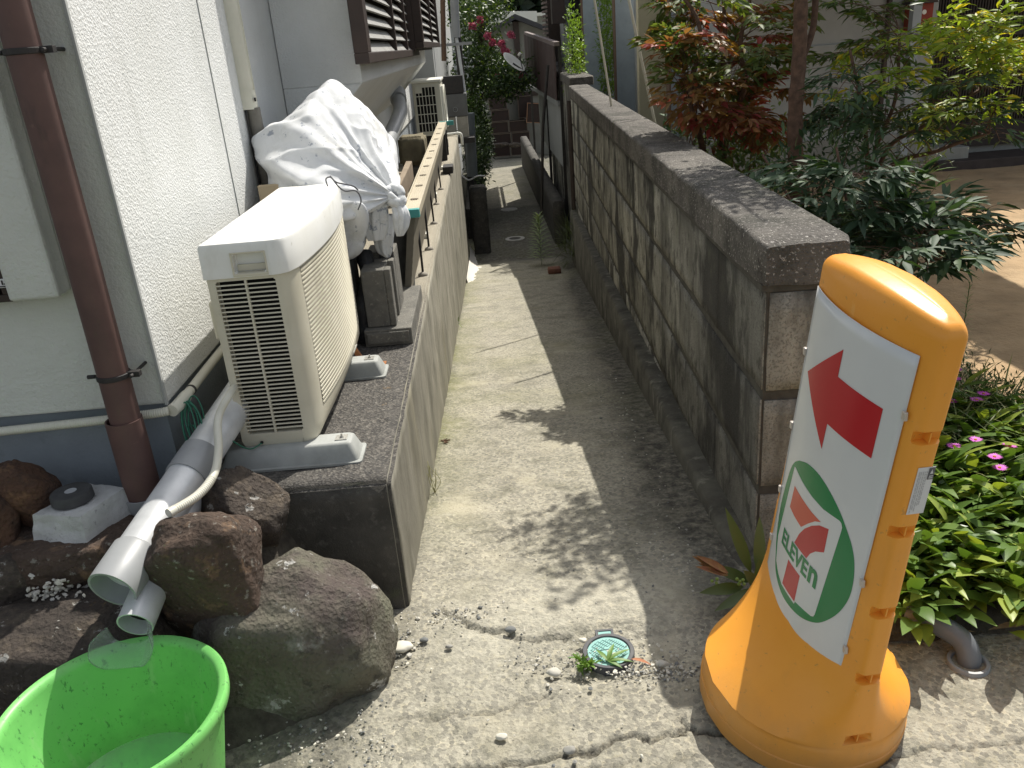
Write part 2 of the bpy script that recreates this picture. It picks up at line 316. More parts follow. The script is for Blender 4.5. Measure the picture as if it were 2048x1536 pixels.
def path_grid(x0,x1,nx,ys,fine):
    xs=np.linspace(x0,x1,nx); X,Y=np.meshgrid(xs,ys); Zc=zp(Y)
    Zc=Zc+(vnoise(X,Y,1.3,3)-.5)*.02+(vnoise(X,Y,12,5)-.5)*.006
    stain_shade=np.zeros_like(X); moss=np.zeros_like(X); dirt=np.zeros_like(X); pale=np.zeros_like(X)
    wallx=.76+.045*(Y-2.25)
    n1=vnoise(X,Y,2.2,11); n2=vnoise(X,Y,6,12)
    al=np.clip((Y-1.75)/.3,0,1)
    stain_shade=al*np.clip((X-(wallx-.42+.18*n1))/.16,0,1)*.95
    stain_shade=np.maximum(stain_shade,np.clip((n2-.62)*5,0,1)*.30)
    stain_shade=np.maximum(stain_shade,.5*np.clip(1-np.abs(X+.36)/.05,0,1)*al)
    stain_shade=np.maximum(stain_shade,.75*np.clip(((-.42-X)+.2*(n1-.5))/.12,0,1))
    moss=al*np.clip(1-(X+.36)/.28,0,1)*np.clip(n1*2.2-.45,0,1)*np.clip((Y-2.4)/.8,0,1)
    moss=np.maximum(moss,al*np.clip((n1-.5)*3,0,1)*.45*np.clip((Y-2.8)/1.,0,1))
    pale=np.clip(1-np.abs(Y-2.05)/.35,0,1)*np.clip((X+.3)/.1,0,1)*np.clip((.55-X)/.2,0,1)*.7*n2*1.5
    stain_shade=np.maximum(stain_shade,.85*np.clip((Y-11.9)/.4,0,1)*np.clip((17.3-Y)/.3,.45,1))  # shade of the far alley painted onto the path
    if fine:
        Zc=Zc+(vnoise(X,Y,40,8,3)-.5)*.004+(vnoise(X,Y,110,9,2)-.5)*.003
        for i,c in enumerate(cracks):
            d=distpoly(X,Y,rough(c)); wdt=(.0050,.003,.0058,.004,.0028,.0032,.004)[i]*(.45+1.1*vnoise(X,Y,16,31+i)); dep=(.012,.007,.017,.012,.006,.008,.01)[i]
            g=np.exp(-(d/wdt)**2); Zc=Zc-dep*g; dirt=np.maximum(dirt,g*(.9,.7,1,.8,.6,.8,.8)[i])
            dirt=np.maximum(dirt,.35*np.exp(-(d/.02)**2)*n2)
        hx,hy=q0(1215,1300)[:2]
        hole=np.clip(1.25-np.hypot((X-hx)/.24,(Y-hy+.0)/.105)+.5*(n2-.5),0,1)*np.clip(3,0,1)
        Zc=Zc-.012*np.clip(hole*3,0,1)+(vnoise(X,Y,70,44)-.5)*.012*np.clip(hole*3,0,1)
        edge=np.clip(1-np.abs(Y-zc_edge(X))/.012,0,1)
        step=np.clip((zc_edge(X)-Y)/.006,0,1); Zc=Zc-.006*step
    return X,Y,Zc,(stain_shade,moss,dirt,pale)
_e=np.array(cracks[0]); 
def zc_edge(X): return np.interp(X,[-.36]+list(_e[:,0])+[1.2],[2.1]+list(_e[:,1])+[_e[-1,1]-.02])
A=[[],[],[],[]]
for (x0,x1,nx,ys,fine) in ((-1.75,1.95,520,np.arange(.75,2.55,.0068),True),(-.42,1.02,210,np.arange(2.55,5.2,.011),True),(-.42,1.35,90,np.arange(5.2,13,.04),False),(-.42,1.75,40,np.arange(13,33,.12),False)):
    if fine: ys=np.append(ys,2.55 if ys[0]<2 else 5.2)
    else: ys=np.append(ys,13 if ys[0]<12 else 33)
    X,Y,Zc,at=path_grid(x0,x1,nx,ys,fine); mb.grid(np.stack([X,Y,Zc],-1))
    for a,b in zip(A,at): a.append(b.ravel())
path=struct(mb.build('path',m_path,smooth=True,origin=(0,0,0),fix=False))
for nm,a in zip(('stain_shade','moss','dirt','pale'),A):
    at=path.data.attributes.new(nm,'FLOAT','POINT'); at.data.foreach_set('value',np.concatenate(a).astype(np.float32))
mb=MB(); xs=np.array([-90,-30,-8,-3,-1,-.4,0,.5,1.0,1.3,2,5,15,40,90.]); ys=np.array([-40,-8,0,1,2.05,3,5,8,12.4,16,25,40,70,140.]); X,Y=np.meshgrid(xs,ys)
mb.grid(np.stack([X,Y,zp(np.minimum(Y,40))-.05],-1)); struct(mb.build('ground',m_ground,origin=(0,0,0),fix=False))
mb=MB(); xs=np.linspace(0,1,160); ys=np.linspace(1.80,9.4,190); U_,Y=np.meshgrid(xs,ys); xl=np.where(Y<2.3,1.0,.86+.045*(Y-2.25)); X=xl+(9.5-xl)*U_**1.3
mb.grid(np.stack([X,Y,.012+(vnoise(X,Y,1.2,6)-.5)*.05+(vnoise(X,Y,9,7)-.5)*.012-.03*np.clip((1.85-Y)/.2,0,1)],-1)); struct(mb.build('yard',m_soil,smooth=True,origin=(0,0,0),fix=False))
# garden soil behind the far part of the wall
mb=MB().box(1.36,9.5,9.4,15.6,-1.9,-.02); struct(mb.build('terrace',m_ground))

# ------------------------------------------------------------------ left retaining wall (platform)
def rough_box(name,x0,x1,y0,y1,z0,z1,mats,res=.05,amp=.006,bev=.01,**k):
    bm=bmesh.new(); bmesh.ops.create_cube(bm,size=1); c=np.array([(x0+x1)/2,(y0+y1)/2,(z0+z1)/2]); s=np.array([x1-x0,y1-y0,z1-z0])
    for v in bm.verts: v.co=Vector((v.co[0]*s[0],v.co[1]*s[1],v.co[2]*s[2]))+Vector(c)
    bmesh.ops.bevel(bm,geom=bm.edges[:],offset=bev,segments=2,affect='EDGES')
    for ax in range(3):
        nn=Vector([0,0,0]); nn[ax]=1; n=max(1,int(s[ax]/res)); n=min(n,140)
        for i in range(1,n):
            p=c.copy(); p[ax]=c[ax]-s[ax]/2+s[ax]*i/n
            bmesh.ops.bisect_plane(bm,geom=bm.verts[:]+bm.edges[:]+bm.faces[:],plane_co=Vector(p),plane_no=nn)
    bm.normal_update()
    for v in bm.verts: 
        q=v.co*9; v.co+=v.normal*amp*mnoise.noise(q)+v.normal*amp*.5*mnoise.noise(q*4)
    bm.normal_update(); V=[v.co[:] for v in bm.verts]; bm.verts.index_update(); f=[];mi=[]
    for fc in bm.faces:
        f.append([v.index for v in fc.verts]); nx,ny,nz_=fc.normal
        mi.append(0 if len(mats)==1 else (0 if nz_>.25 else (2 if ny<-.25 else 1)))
    b=MB(); b.v=[np.array(V)]; b.f=f; b.mi=mi; b.n=len(V); bm.free()
    return b.build(name,list(mats),smooth=True,fix=False,**k)
pw=thing('retaining_wall',(-.66,2.15,0),'concrete retaining wall along the left of the path, with dark mossy top and streaked side','wall')
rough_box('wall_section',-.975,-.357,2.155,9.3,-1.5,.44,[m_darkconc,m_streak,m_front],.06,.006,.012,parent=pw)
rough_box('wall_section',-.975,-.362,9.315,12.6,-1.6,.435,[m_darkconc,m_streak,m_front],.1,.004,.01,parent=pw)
# ------------------------------------------------------------------ right block wall
WO=np.array([.785,2.31,0]); WE=nz([.045,1,0]); WN=nz([-1,.045,0])      # corner, along, outwards (to the path)
def wp(s,d,z): return WO+WE*s-WN*d+np.array([0,0,z])                   # d = depth into the wall
def wbox(b,s0,s1,d0,d1,z0,z1,mi=0,bow=0):
    P=[wp(s,d,z) for z in (z0,z1) for d in (d0,d1) for s in (s0,s1)]
    b.add(P,[[0,2,3,1],[4,5,7,6],[0,1,5,4],[2,6,7,3],[0,4,6,2],[1,3,7,5]],mi)
def wblock(b,s0,s1,d0,d1,z0,z1):
    """stone with softly rounded arrises and a slightly uneven face"""
    bm=bmesh.new(); bmesh.ops.create_cube(bm,size=1)
    for v in bm.verts: v.co=Vector(((s0+s1)/2+v.co[0]*(s1-s0),(d0+d1)/2+v.co[1]*(d1-d0),(z0+z1)/2+v.co[2]*(z1-z0)))
    ed=[e for e in bm.edges if abs(e.verts[0].co.x-e.verts[1].co.x)>.02 or (s0<.005 and (e.verts[0].co.x+e.verts[1].co.x)/2<s0+.01)]
    bmesh.ops.bevel(bm,geom=ed,offset=.011,segments=3,affect='EDGES')
    for i in range(1,int((s1-s0)/.05)): bmesh.ops.bisect_plane(bm,geom=bm.verts[:]+bm.edges[:]+bm.faces[:],plane_co=(s0+i*.05,0,0),plane_no=(1,0,0))
    for i in range(1,int((z1-z0)/.05)): bmesh.ops.bisect_plane(bm,geom=bm.verts[:]+bm.edges[:]+bm.faces[:],plane_co=(0,0,z0+i*.05),plane_no=(0,0,1))
    bm.normal_update()
    for v in bm.verts: v.co+=v.normal*.004*(mnoise.noise(v.co*7)+.5*mnoise.noise(v.co*25))
    bm.verts.index_update(); V=[wp(*v.co) for v in bm.verts]; 
    bm.normal_update(); b.add(V,[[v.index for v in f.verts][::-1] for f in bm.faces],0)
    bm.free()
bw=thing('block_wall',tuple(WO),'tall stained block wall with dark coping between the path and the garden','wall')
zl=[.884,.540,.206,-.128,-.462,-.80,-1.14,-1.5]; b=MB(); 
for k in range(len(zl)-1):
    z1,z0=zl[k]-.006,zl[k+1]+.006; js=[.0]+[ (.60 if k%2==0 else 1.17)+1.17*i for i in range(8)]; js=[j for j in js if j<9.2]+[9.25]
    for a,c in zip(js[:-1],js[1:]): wblock(b,a+.0006,c-.0006,.0+rng.uniform(0,.003),.215,z0,z1)
o=b.build('masonry',[m_block,m_blockend],bw,smooth=True,fix=False)
for p_ in o.data.polygons:
    if p_.normal.y<-.7 and p_.center.y<.05: p_.material_index=1
b=MB(); wbox(b,.006,9.24,.006,.209,-1.5,.884); b.build('mortar',m_mortar,bw)
# coping stones: rounded slab, long pieces
def coping(parent,s0,s1,d0,d1,z0,z1,fn,name='coping'):
    prof=[]; r=.018
    for cxx,czz,a0 in ((d1-r,z1-r,0),(d0+r,z1-r,90)):
        for a in np.linspace(a0,a0+90,5): prof.append((cxx+r*math.cos(R_(a)),czz+r*math.sin(R_(a))))
    prof+= [(d0,z0),(d1,z0)]; n=max(2,int((s1-s0)/.05)); P=[]
    # subdivide profile
    pr=[]; prof=prof+[prof[0]]
    for (a,c),(e,g) in zip(prof[:-1],prof[1:]):
        k=max(1,int(math.hypot(e-a,g-c)/.03))
        for i in range(k): pr.append((a+(e-a)*i/k,c+(g-c)*i/k))
    for s in np.linspace(s0,s1,n+1):
        row=[]
        for d,z in pr:
            q=Vector((s*6,d*14,z*14)); o=.004*mnoise.noise(q)+.003*mnoise.noise(q*4); e_=.012*max(0,1-abs(s-s0)/.03) if s==s0 else 0
            row.append(fn(s,d+ (o if d<(d0+d1)/2 else -o)+(e_ if d<(d0+d1)/2 else -e_),z+o-(e_ if z>(z0+z1)/2 else 0)))
        P.append(row)
    b=MB(); b.grid(np.array(P),closeu=True); k=len(pr); b.f.append(list(range(k))); b.mi.append(0); b.f.append([n*k+j for j in range(k)][::-1]); b.mi.append(0)
    return b.build(name,m_cap,parent,smooth=True,auto=50)
coping(bw,-.012,3.9,-.016,.245,.893,1.022,wp); coping(bw,3.903,9.27,-.016,.245,.893,1.021,wp)
b=MB(); wbox(b,.0,9.2,-.012,.225,.872,.893); b.build('mortar_bed',m_mortar,bw)
# sloping concrete kerb at the foot of the wall
b=MB(); S=np.linspace(-.25,9.2,90); P=[]
for s in S:
    y=2.31+s; zt=-.03-.062*max(0,s); zb=float(zp(y))-.06; zt=max(zt,zb+.05) if s>-.1 else -.02+.02*s
    row=[(-.085,zb),(-.078,zt-.012),(-.068,zt),(-.03,zt+.004),(.01,zt+.006)]
    P.append([wp(s,d+.002*mnoise.noise(Vector((s*5,d*9,z))),z+.003*mnoise.noise(Vector((s*2,0,z*4)))) for d,z in row])
b.grid(np.array(P)); b.build('kerb',mat('kerb_concrete',(.14,.135,.11),(.07,.066,.055),5,.95,layers=(((.36,.35,.29),12,.56,.7,.6,(1,1,.3)),((.03,.03,.025),6,.5,.66,.7)),bump=(('n',120,.003),('n',20,.005))),bw,smooth=True)
# wall beyond, with its own coping
def w2(s,d,z): return np.array([1.235+.032*s+d,11.66+s,z])
wb=thing('block_wall',(1.24,11.66,-1.4),'farther, slightly set back block wall with pale coping, beyond the brown drainpipe','wall')
b=MB()
for k in range(8):
    for i in range(7):
        a=i*1.17-(.58 if k%2 else 0); a0,a1=max(0,a),min(6.6,a+1.16)
        if a1-a0>.1:
            P=[w2(s,d,z) for z in (1.0-.33*(k+1)+.006,1.0-.33*k) for d in (0,.2) for s in (a0,a1)]
            b.add(P,[[0,2,3,1],[4,5,7,6],[0,1,5,4],[2,6,7,3],[0,4,6,2],[1,3,7,5]])
b.build('masonry',m_block,wb,bevel=.008)
coping(wb,-.01,6.6,-.03,.30,1.005,1.12,w2)
b=MB(); P0=np.array([1.185,11.50,0]); b.tube([P0+[0,0,-1.35],P0+[0,0,.84]],.042,14); 
o=b.build('drainpipe',mat('rusty_black_pipe',(.045,.030,.026),(.028,.02,.018),10,.7),smooth=True,auto=40); tag(o,'dark rusty drainpipe standing where the two block walls meet','drainpipe')

# ------------------------------------------------------------------ left house
X0=-.979; Y0=2.25
hs=thing('stucco_house',(X0,Y0,0),'white stucco house on the left with textured walls and brown louvred shutters','house')
b=MB(); b.box(-7,X0,Y0,16,.706,5.2); 
# camera-facing wall: its grey-green shade is put into the colour
o=b.build('wall',[m_stucco,m_stucco_shade],hs,bevel=.006)
for p in o.data.polygons:
    if p.normal.y<-.9: p.material_index=1
b=MB(); b.box(-7,X0-.022,Y0+.025,16,-1.7,.706); b.build('foundation',m_found,hs)
b=MB(); b.box(X0-.004,X0+.004,Y0-.012,Y0+.0,.706,5.2); b.box(X0-.001,X0+.0035,3.302,3.308,.706,5.2); b.build('corner_bead',mat('groove_grey',(.36,.37,.36),rough=.9),hs,bevel=.001)
# projecting window surround with the dark window at the left edge
b=MB(); b.box(-1.292,-1.158,Y0-.075,Y0-.001,1.064,3); b.box(-3,-1.292,Y0-.075,Y0-.001,2.6,3); b.build('window_surround',m_stucco_shade,hs,bevel=.008)
wf=MB(); wf.box(-1.62,-1.296,Y0-.05,Y0-.012,1.058,1.078); wf.box(-1.318,-1.296,Y0-.05,Y0-.012,1.078,2.4); wf.box(-1.345,-1.332,Y0-.045,Y0-.014,1.078,2.4)
for k in range(26): wf.box(-1.62,-1.345,Y0-.035,Y0-.02,1.09+k*.05,1.10+k*.05)
wo=wf.build('window',m_brown,hs,bevel=.002)
b=MB(); b.box(-2.4,-1.296,Y0-.012,Y0-.006,1.07,2.5); b.build('pane',mat('dark_glass',(.012,.013,.015),rough=.15),wo)
c=py_(14,566,Y0-.056); b=MB(); b.box(c[0]-.045,c[0]+.018,Y0-.056,Y0-.054,c[2]-.012,c[2]+.012); so_=b.build('label_plate',mat('plate_white',(.7,.7,.7),rough=.6),wo)
b=MB()
for dx,dw,z0,z1 in ((-.036,.004,-.004,.008),(-.030,.010,.004,.008),(-.014,.004,-.004,.008),(-.008,.010,-.004,0),(.006,.005,-.004,.008),(-.036,.045,-.010,-.007)): b.box(c[0]+dx,c[0]+dx+dw,Y0-.0575,Y0-.056,c[2]+z0,c[2]+z1)
b.build('lettering',m_blackmetal,so_)
# bay with sloping underside
XB=-.577; YB=4.44; YE=10.2; ZB=1.47
b=MB(); b.box(X0+.003,XB,YB,YE,ZB,5.2); b.prism([(X0+.003,YB+.001,ZB),(XB-.001,YB+.001,ZB),(X0+.003,YB+.001,1.06)],(0,YE-YB-.002,0)); b.build('bay',m_stucco,hs,bevel=.005)
b=MB()   # shutters: brown frames with louvres
def shutter(b,l,y0,y1,z0,z1,xb,posts):
    b.box(xb,xb+.07,y0,y1,z0+.02,z0+.07); b.box(xb,xb+.07,y0,y0+.13,z0+.07,z1); b.box(xb,xb+.07,y1-.10,y1,z0+.07,z1)
    for p in posts: b.box(xb+.01,xb+.065,p,p+.05,z0+.07,z1)
    k=0; z=z0+.09
    while z<z1:
        rt=Matrix.Rotation(R_(52),3,'Y'); l.box(xb-.005,xb+.062,y0+.13,y1-.10,z,z+.010,rot=np.array(rt)); z+=.066
    l.box(xb+.001,xb+.005,y0+.13,y1-.1,z0+.07,z1,mi=1)
p1=px_(740,127,XB+.07); p2=px_(838,97,XB+.07)
l=MB(); shutter(b,l,p1[1],p2[1],p1[2]-.02,3.4,XB,(p1[1]+(p2[1]-p1[1])*.42,p1[1]+(p2[1]-p1[1])*.68)); 
l2=l; p3=px_(856,95,XB+.16); shutter(b,l2,p3[1]-.6,YE+.6,p3[2]-.02,3.4,XB+.09,(p3[1]+1.2,)); b.box(XB,XB+.09,p3[1]-.6,YE,p3[2]-.02,3.4)
f=b.build('shutter_frame',m_brown,hs,bevel=.004)
l.build('louvre',[mat('grey_louvre',(.30,.295,.275),(.22,.215,.20),8,.6),m_black],f)
# brown downpipe on the camera-facing wall
dp=thing('downpipe',(-1.07,2.19,.36),'tall brown rain downpipe clamped to the house corner, lower end in a thicker socket','downpipe')
b=MB(); b.tube([(-1.07,2.165,.62),(-1.067,2.165,1.2),(-1.067,2.165,3.5)],.0415,28); b.build('pipe',m_brownpipe,dp,smooth=True,auto=40)
b=MB(); b.lathe((-1.075,2.165,.45),[(.045,0),(.050,0),(.050,.255),(.0455,.255),(.0455,.20),(.02,.20)],36); b.build('socket',m_brownpipe,dp,smooth=True,auto=40)
b=MB(); b.lathe((-1.077,2.165,.30),[(.048,0),(.050,.02),(.052,.10),(.057,.12),(.059,.165),(.053,.165),(.051,.12)],36); b.build('collar',m_pvc,dp,smooth=True,auto=40)
for z in (.838,1.668):
    b=MB(); b.lathe((-1.068,2.165,z-.008),[(.0417,0),(.0455,.001),(.0455,.014),(.0417,.015)],36); b.box(-1.03,-.995,2.155,2.175,z-.008,z+.008); b.tube([(-1.012,2.14,z),(-1.012,2.25,z)],.005,8); b.tube([(-1.118,2.165,z),(-1.14,2.165,z)],.006,8)
    b.build('clamp',m_blackmetal,dp,bevel=.001)
# corrugated hose and pipe at the foot of the stucco
hz=thing('conduit',(-1.3,2.23,.68),'cream corrugated hose along the foot of the stucco, turning rigid round the corner','hose')
def corr(b,P,r,pitch=.006,n=14):
    P=np.array(P,float); d=np.concatenate([[0],np.cumsum(np.linalg.norm(np.diff(P,axis=0),axis=1))]); L=d[-1]; k=int(L/pitch*4); t=np.linspace(0,L,k)
    Q=np.stack([np.interp(t,d,P[:,i]) for i in range(3)],1); b.tube(Q,r*(1-.10*(np.arange(k)%4>=2)),n)
b=MB(); corr(b,bez([(-2.2,2.222,.66),(-1.6,2.222,.672),(-1.2,2.222,.682),(-1.02,2.222,.690),(-.972,2.226,.693)],8),.0135,.0065); b.build('corrugated_hose',m_cream,hz,smooth=True)
b=MB(); Q=bez([(-.965,2.232,.690),(-.955,2.30,.694),(-.957,2.6,.698),(-.960,3.2,.70),(-.962,4.4,.70)],8); rr=np.interp(Q[:,1],[2.232,2.34,2.345],[.0185,.0185,.0145]); b.tube(Q,rr,16); b.build('rigid_pipe',m_cream,hz,smooth=True,auto=50)
b=MB(); b.lathe((-.955,2.37,.694),[(.0148,0),(.0165,.001),(.0165,.012),(.0148,.013)],20,ax=(0,1,0)); b.build('clip',m_blackmetal,hz)
# cream pipe cover and the lagged pipe below
dc=thing('pipe_cover',(X0+.04,3.69,.8),'cream vertical duct cover on the white wall with grey lagged hose coming out of it','duct')
def halfround(x0,y,r,z0,z1,b):
    a=np.linspace(-90,90,9); P=[[(x0,y-r,z),*[(x0+.012+r*math.cos(R_(t)),y+r*math.sin(R_(t)),z) for t in a],(x0,y+r,z)] for z in (z0,z1)]
    P=np.array(P); b.grid(P); k=P.shape[1]; b.f.append(list(range(b.n-2*k,b.n-k))); b.mi.append(0); b.f.append(list(range(b.n-k,b.n))[::-1]); b.mi.append(0)
b=MB(); halfround(X0,3.69,.036,1.50,3.6,b); b.box(X0,X0+.052,3.690-.001,3.692,1.5,3.6); b.build('duct',m_cream,dc,smooth=True,auto=40)
b=MB(); halfround(X0,3.69,.0405,1.425,1.50,b); b.box(X0+.050,X0+.0545,3.66,3.672,1.455,1.47,mi=1); b.build('end_cap',[m_cream,m_black],dc,smooth=True,auto=40)
b=MB(); Q=bez([(X0+.03,3.69,1.43),(X0+.032,3.69,1.30),(X0+.035,3.68,1.15),(X0+.05,3.70,1.0),(X0+.05,3.70,.8),(X0+.06,3.6,.62)],10); b.tube(Q,.029*(1+.02*np.sin(np.arange(len(Q))*2.1)),14); b.build('lagged_hose',mat('grey_tape',(.20,.19,.165),(.15,.14,.12),20,.8),dc,smooth=True)
b=MB(); b.tube(bez([(X0+.008,3.655,1.43),(X0+.01,3.65,1.2),(X0+.012,3.63,.95),(X0+.012,3.6,.6)],8),.005,8); b.build('cable',m_blackmetal,dc,smooth=True)
# ------------------------------------------------------------------ near air conditioner
AX0,AX1,AY0,AY1=-.822,-.588,2.34,3.36; AZ0,AZ1=.502,1.052; AZT=1.142
ac=thing('air_conditioner',(-.70,2.34,.502),'large cream outdoor air conditioner unit with slatted side and curved front grille, nearest the camera','air conditioner')
def bulge(y,z): 
    t=(y-AY0)/(AY1-AY0); return .040*max(0,math.sin(math.pi*min(1,max(0,t))))**.8*min(1,max(.0,(z-AZ0)/.10))**.6
# body shell: horizontal rings, hollow look given by recessed dark panels behind the slats
def ring(z,inset=0,nb=20,bz=True):
    r=.022; P=[(AX0+inset,AY0+inset),(AX1-.045,AY0+inset)]
    for a in np.linspace(-90,-30,4): P.append((AX1-.045+.045*math.cos(R_(a))-inset,AY0+.045+.045*math.sin(R_(a))+inset))
    for t in np.linspace(.06,.97,nb):
        y=AY0+t*(AY1-AY0); P.append((AX1+bulge(y,z)-inset,y))
    P+= [(AX1-.02,AY1-inset),(AX0+inset,AY1-inset)]
    return [(x,y,z) for x,y in P]
GY0,GY1,GZ0,GZ1=2.43,3.30,.585,1.055      # front grille opening
SX0,SX1,SZ0,SZ1=-.800,-.628,.545,1.030    # side grille opening
b=MB(); zsr=[AZ0,AZ0+.02,AZ0+.05,GZ0-.01,.7,.85,1.0,AZ1]
b.grid(np.array([ring(z,.006 if z==AZ0 else 0) for z in zsr]),closeu=True)
k=len(ring(1)); b.f.append(list(range(k))[::-1]); b.mi.append(0); b.f.append([(len(zsr)-1)*k+j for j in range(k)]); b.mi.append(0)
o=b.build('body',m_beige,ac,smooth=True,auto=35)
# cut the two openings with boolean boxes
def cutter(name,x0,x1,y0,y1,z0,z1,r=.012):
    c=MB().box(x0,x1,y0,y1,z0,z1).build(name,m_black,ac); bm=bmesh.new(); bm.from_mesh(c.data); bmesh.ops.bevel(bm,geom=[e for e in bm.edges],offset=r,segments=3,affect='EDGES'); bm.to_mesh(c.data); bm.free(); return c
def cut(o,cs):
    for c in cs:
        md=o.modifiers.new('cut','BOOLEAN'); md.operation='DIFFERENCE'; md.object=c; md.solver='EXACT'
    bpy.context.view_layer.update(); dg=bpy.context.evaluated_depsgraph_get(); me=bpy.data.meshes.new_from_object(o.evaluated_get(dg)); o.modifiers.clear(); o.data=me
    for c in cs: bpy.data.objects.remove(c)
cut(o,[cutter('c1',SX0,SX1,AY0-.03,AY0+.03,SZ0,SZ1,.004),cutter('c2',AX1-.012,AX1+.1,GY0,GY1,GZ0,GZ1,.02)])
b=MB(); b.box(SX0+.001,SX1-.001,AY0+.0275,AY0+.0295,SZ0+.001,SZ1-.001); b.box(AX1-.0115,AX1-.0105,GY0+.004,GY1-.004,GZ0+.004,GZ1-.02); b.build('recess',m_black,ac)
b=MB(); n=37
for i in range(1,n):
    z=SZ0+(SZ1-SZ0)*i/n; b.box(SX0,SX1,AY0+.001,AY0+.010,z-.0021,z+.0021,rot=np.array(Matrix.Rotation(R_(-12),3,'X')))
b.box((SX0+SX1)/2-.003,(SX0+SX1)/2+.003,AY0-.0005,AY0+.011,SZ0,SZ1); b.build('side_grille',m_beige,ac)
b=MB(); n=34
for i in range(n+1):
    z=GZ0+.008+(GZ1-GZ0-.014)*i/n; ys=np.linspace(GY0+.002,GY1-.002,26); P=[]
    for y in ys:
        x=AX1+bulge(y,z)+.001; P.append([(x,y,z-.0030),(x,y,z+.0030),(x-.016,y,z+.0065),(x-.016,y,z+.0015)])
    b.grid(np.array(P),closeu=True)
b.build('front_grille',m_beige,ac)
# top cover
def ring2(z,ins):
    e=.006; P=[(AX0-e+ins,AY0-e+ins),(AX1-.045,AY0-e+ins)]
    for a in np.linspace(-90,-25,5): P.append((AX1-.045+(.052-ins)*math.cos(R_(a)),AY0+.045+(.052-ins)*math.sin(R_(a))))
    for t in np.linspace(.07,.97,20): y=AY0+t*(AY1-AY0); P.append((AX1+bulge(y,AZT)+e-ins,y))
    P+=[(AX1-.02,AY1+e-ins),(AX0-e+ins,AY1+e-ins)]; return [(x,y,z) for x,y in P]
b=MB(); rs=[ring2(1.040,0),ring2(1.06,0),ring2(AZT-.012,0.001),ring2(AZT-.004,.005),ring2(AZT,.016)]
rs=[np.array(r) for r in rs]; 
b.grid(np.array(rs),closeu=True); k=len(rs[0]); b.f.append(list(range(k))[::-1]); b.mi.append(0); b.f.append([4*k+j for j in range(k)]); b.mi.append(0)
h0=py_(458,505,AY0); h1=py_(540,548,AY0)
o=b.build('top_cover',mat('aged_white_cover',(.80,.80,.77),(.76,.755,.71),5,.45,layers=(((.50,.48,.40),7,.56,.76,.5,(1,1,.5)),((.36,.35,.28),50,.64,.70,.45))),ac,smooth=True,auto=30)
cut(o,[cutter('c3',h0[0]+.006,h1[0]-.006,AY0-.03,AY0+.022,h1[2]+.008,h0[2]-.004,.006)])
b=MB(); e=.004; x0,x1,z0,z1=h0[0]+.001,h1[0]-.001,h1[2]+.001,h0[2]
b.box(x0,x1,AY0-.0095,AY0-.0055,z0,z0+.009); b.box(x0,x0+.005,AY0-.0095,AY0-.0055,z0+.009,z1); b.box(x1-.005,x1,AY0-.0095,AY0-.0055,z0+.009,z1); b.box(x0+.005,x1-.005,AY0-.0095,AY0-.0055,z1-.005,z1); b.box(x0+.01,x1-.01,AY0+.012,AY0+.02,z0+.012,z0+.03)
b.build('handle',m_beige,ac,bevel=.0015)
b=MB()
for i in range(7): b.tube([(AX1+bulge(3.02,.55)+.0005,2.985+i*.014,.545),(AX1+bulge(3.02,.57)+.0015,2.985+i*.014,.562)],.0022,6)
b.tube(bez([(AX1+bulge(3.02,.55)+.001,2.98,.553),(AX1+bulge(3.02,.55)+.0015,3.03,.566),(AX1+bulge(3.05,.55)+.001,3.08,.553)],5),.0018,6)
b.build('raised_lettering',m_white,ac,smooth=True)
b=MB(); b.lathe((-.762,AY0-.001,.516),[(0,.0),(.005,0),(.005,-.003),(0,-.003)],14,ax=(0,1,0)); b.build('screw',m_blackmetal,ac)
b=MB(); b.box(AX0-.03,AX0,AY0+.05,AY0+.25,.84,.96); b.build('valve_cover',m_beige,ac,bevel=.008)
# moulded feet
def foot(y,label,xe):
    mb=MB(); P=[]
    for (z,ex,ey) in ((.441,.0,.0),(.448,.0,.0),(.449,-.010,-.010),(.498,-.028,-.026),(.503,-.034,-.032)):
        x0,x1,y0,y1=-.90-ex,xe+ex,y-.068-ey,y+.068+ey; r=.014; row=[]
        for (cxx,cyy,a0) in ((x1-r,y0+r,-90),(x1-r,y1-r,0),(x0+r,y1-r,90),(x0+r,y0+r,180)):
            for a in np.linspace(a0,a0+90,5): row.append((cxx+r*math.cos(R_(a)),cyy+r*math.sin(R_(a)),z))
        P.append(row)
    P=np.array(P); mb.grid(P,closeu=True); k=P.shape[1]; mb.f.append([4*k+j for j in range(k)]); mb.mi.append(0)
    root=thing('support_block',(xe-.15,y,.441),label,'support block','plastic feet of the air conditioner')
    mb.build('foot',m_white_foot,root,smooth=True,auto=40)
    mb=MB(); mb.box(xe-.082,xe-.045,y-.018,y+.018,.5035,.5060); mb.lathe((xe-.062,y,.506),[(.007,0),(.007,.004),(.0035,.004),(.0035,.012),(0,.012)],6); mb.build('bolt',mat('zinc',(.55,.54,.5),rough=.4,metal=.7),root)
m_white_foot=mat('grey_white_plastic',(.40,.41,.39),(.29,.30,.28),8,.6,layers=(((.20,.2,.18),10,.6,.75,.5),))
foot(2.35,'grey white moulded plastic foot under the near end of the large air conditioner',-.455)
foot(3.06,'grey white moulded plastic foot under the far end of the large air conditioner',-.452)
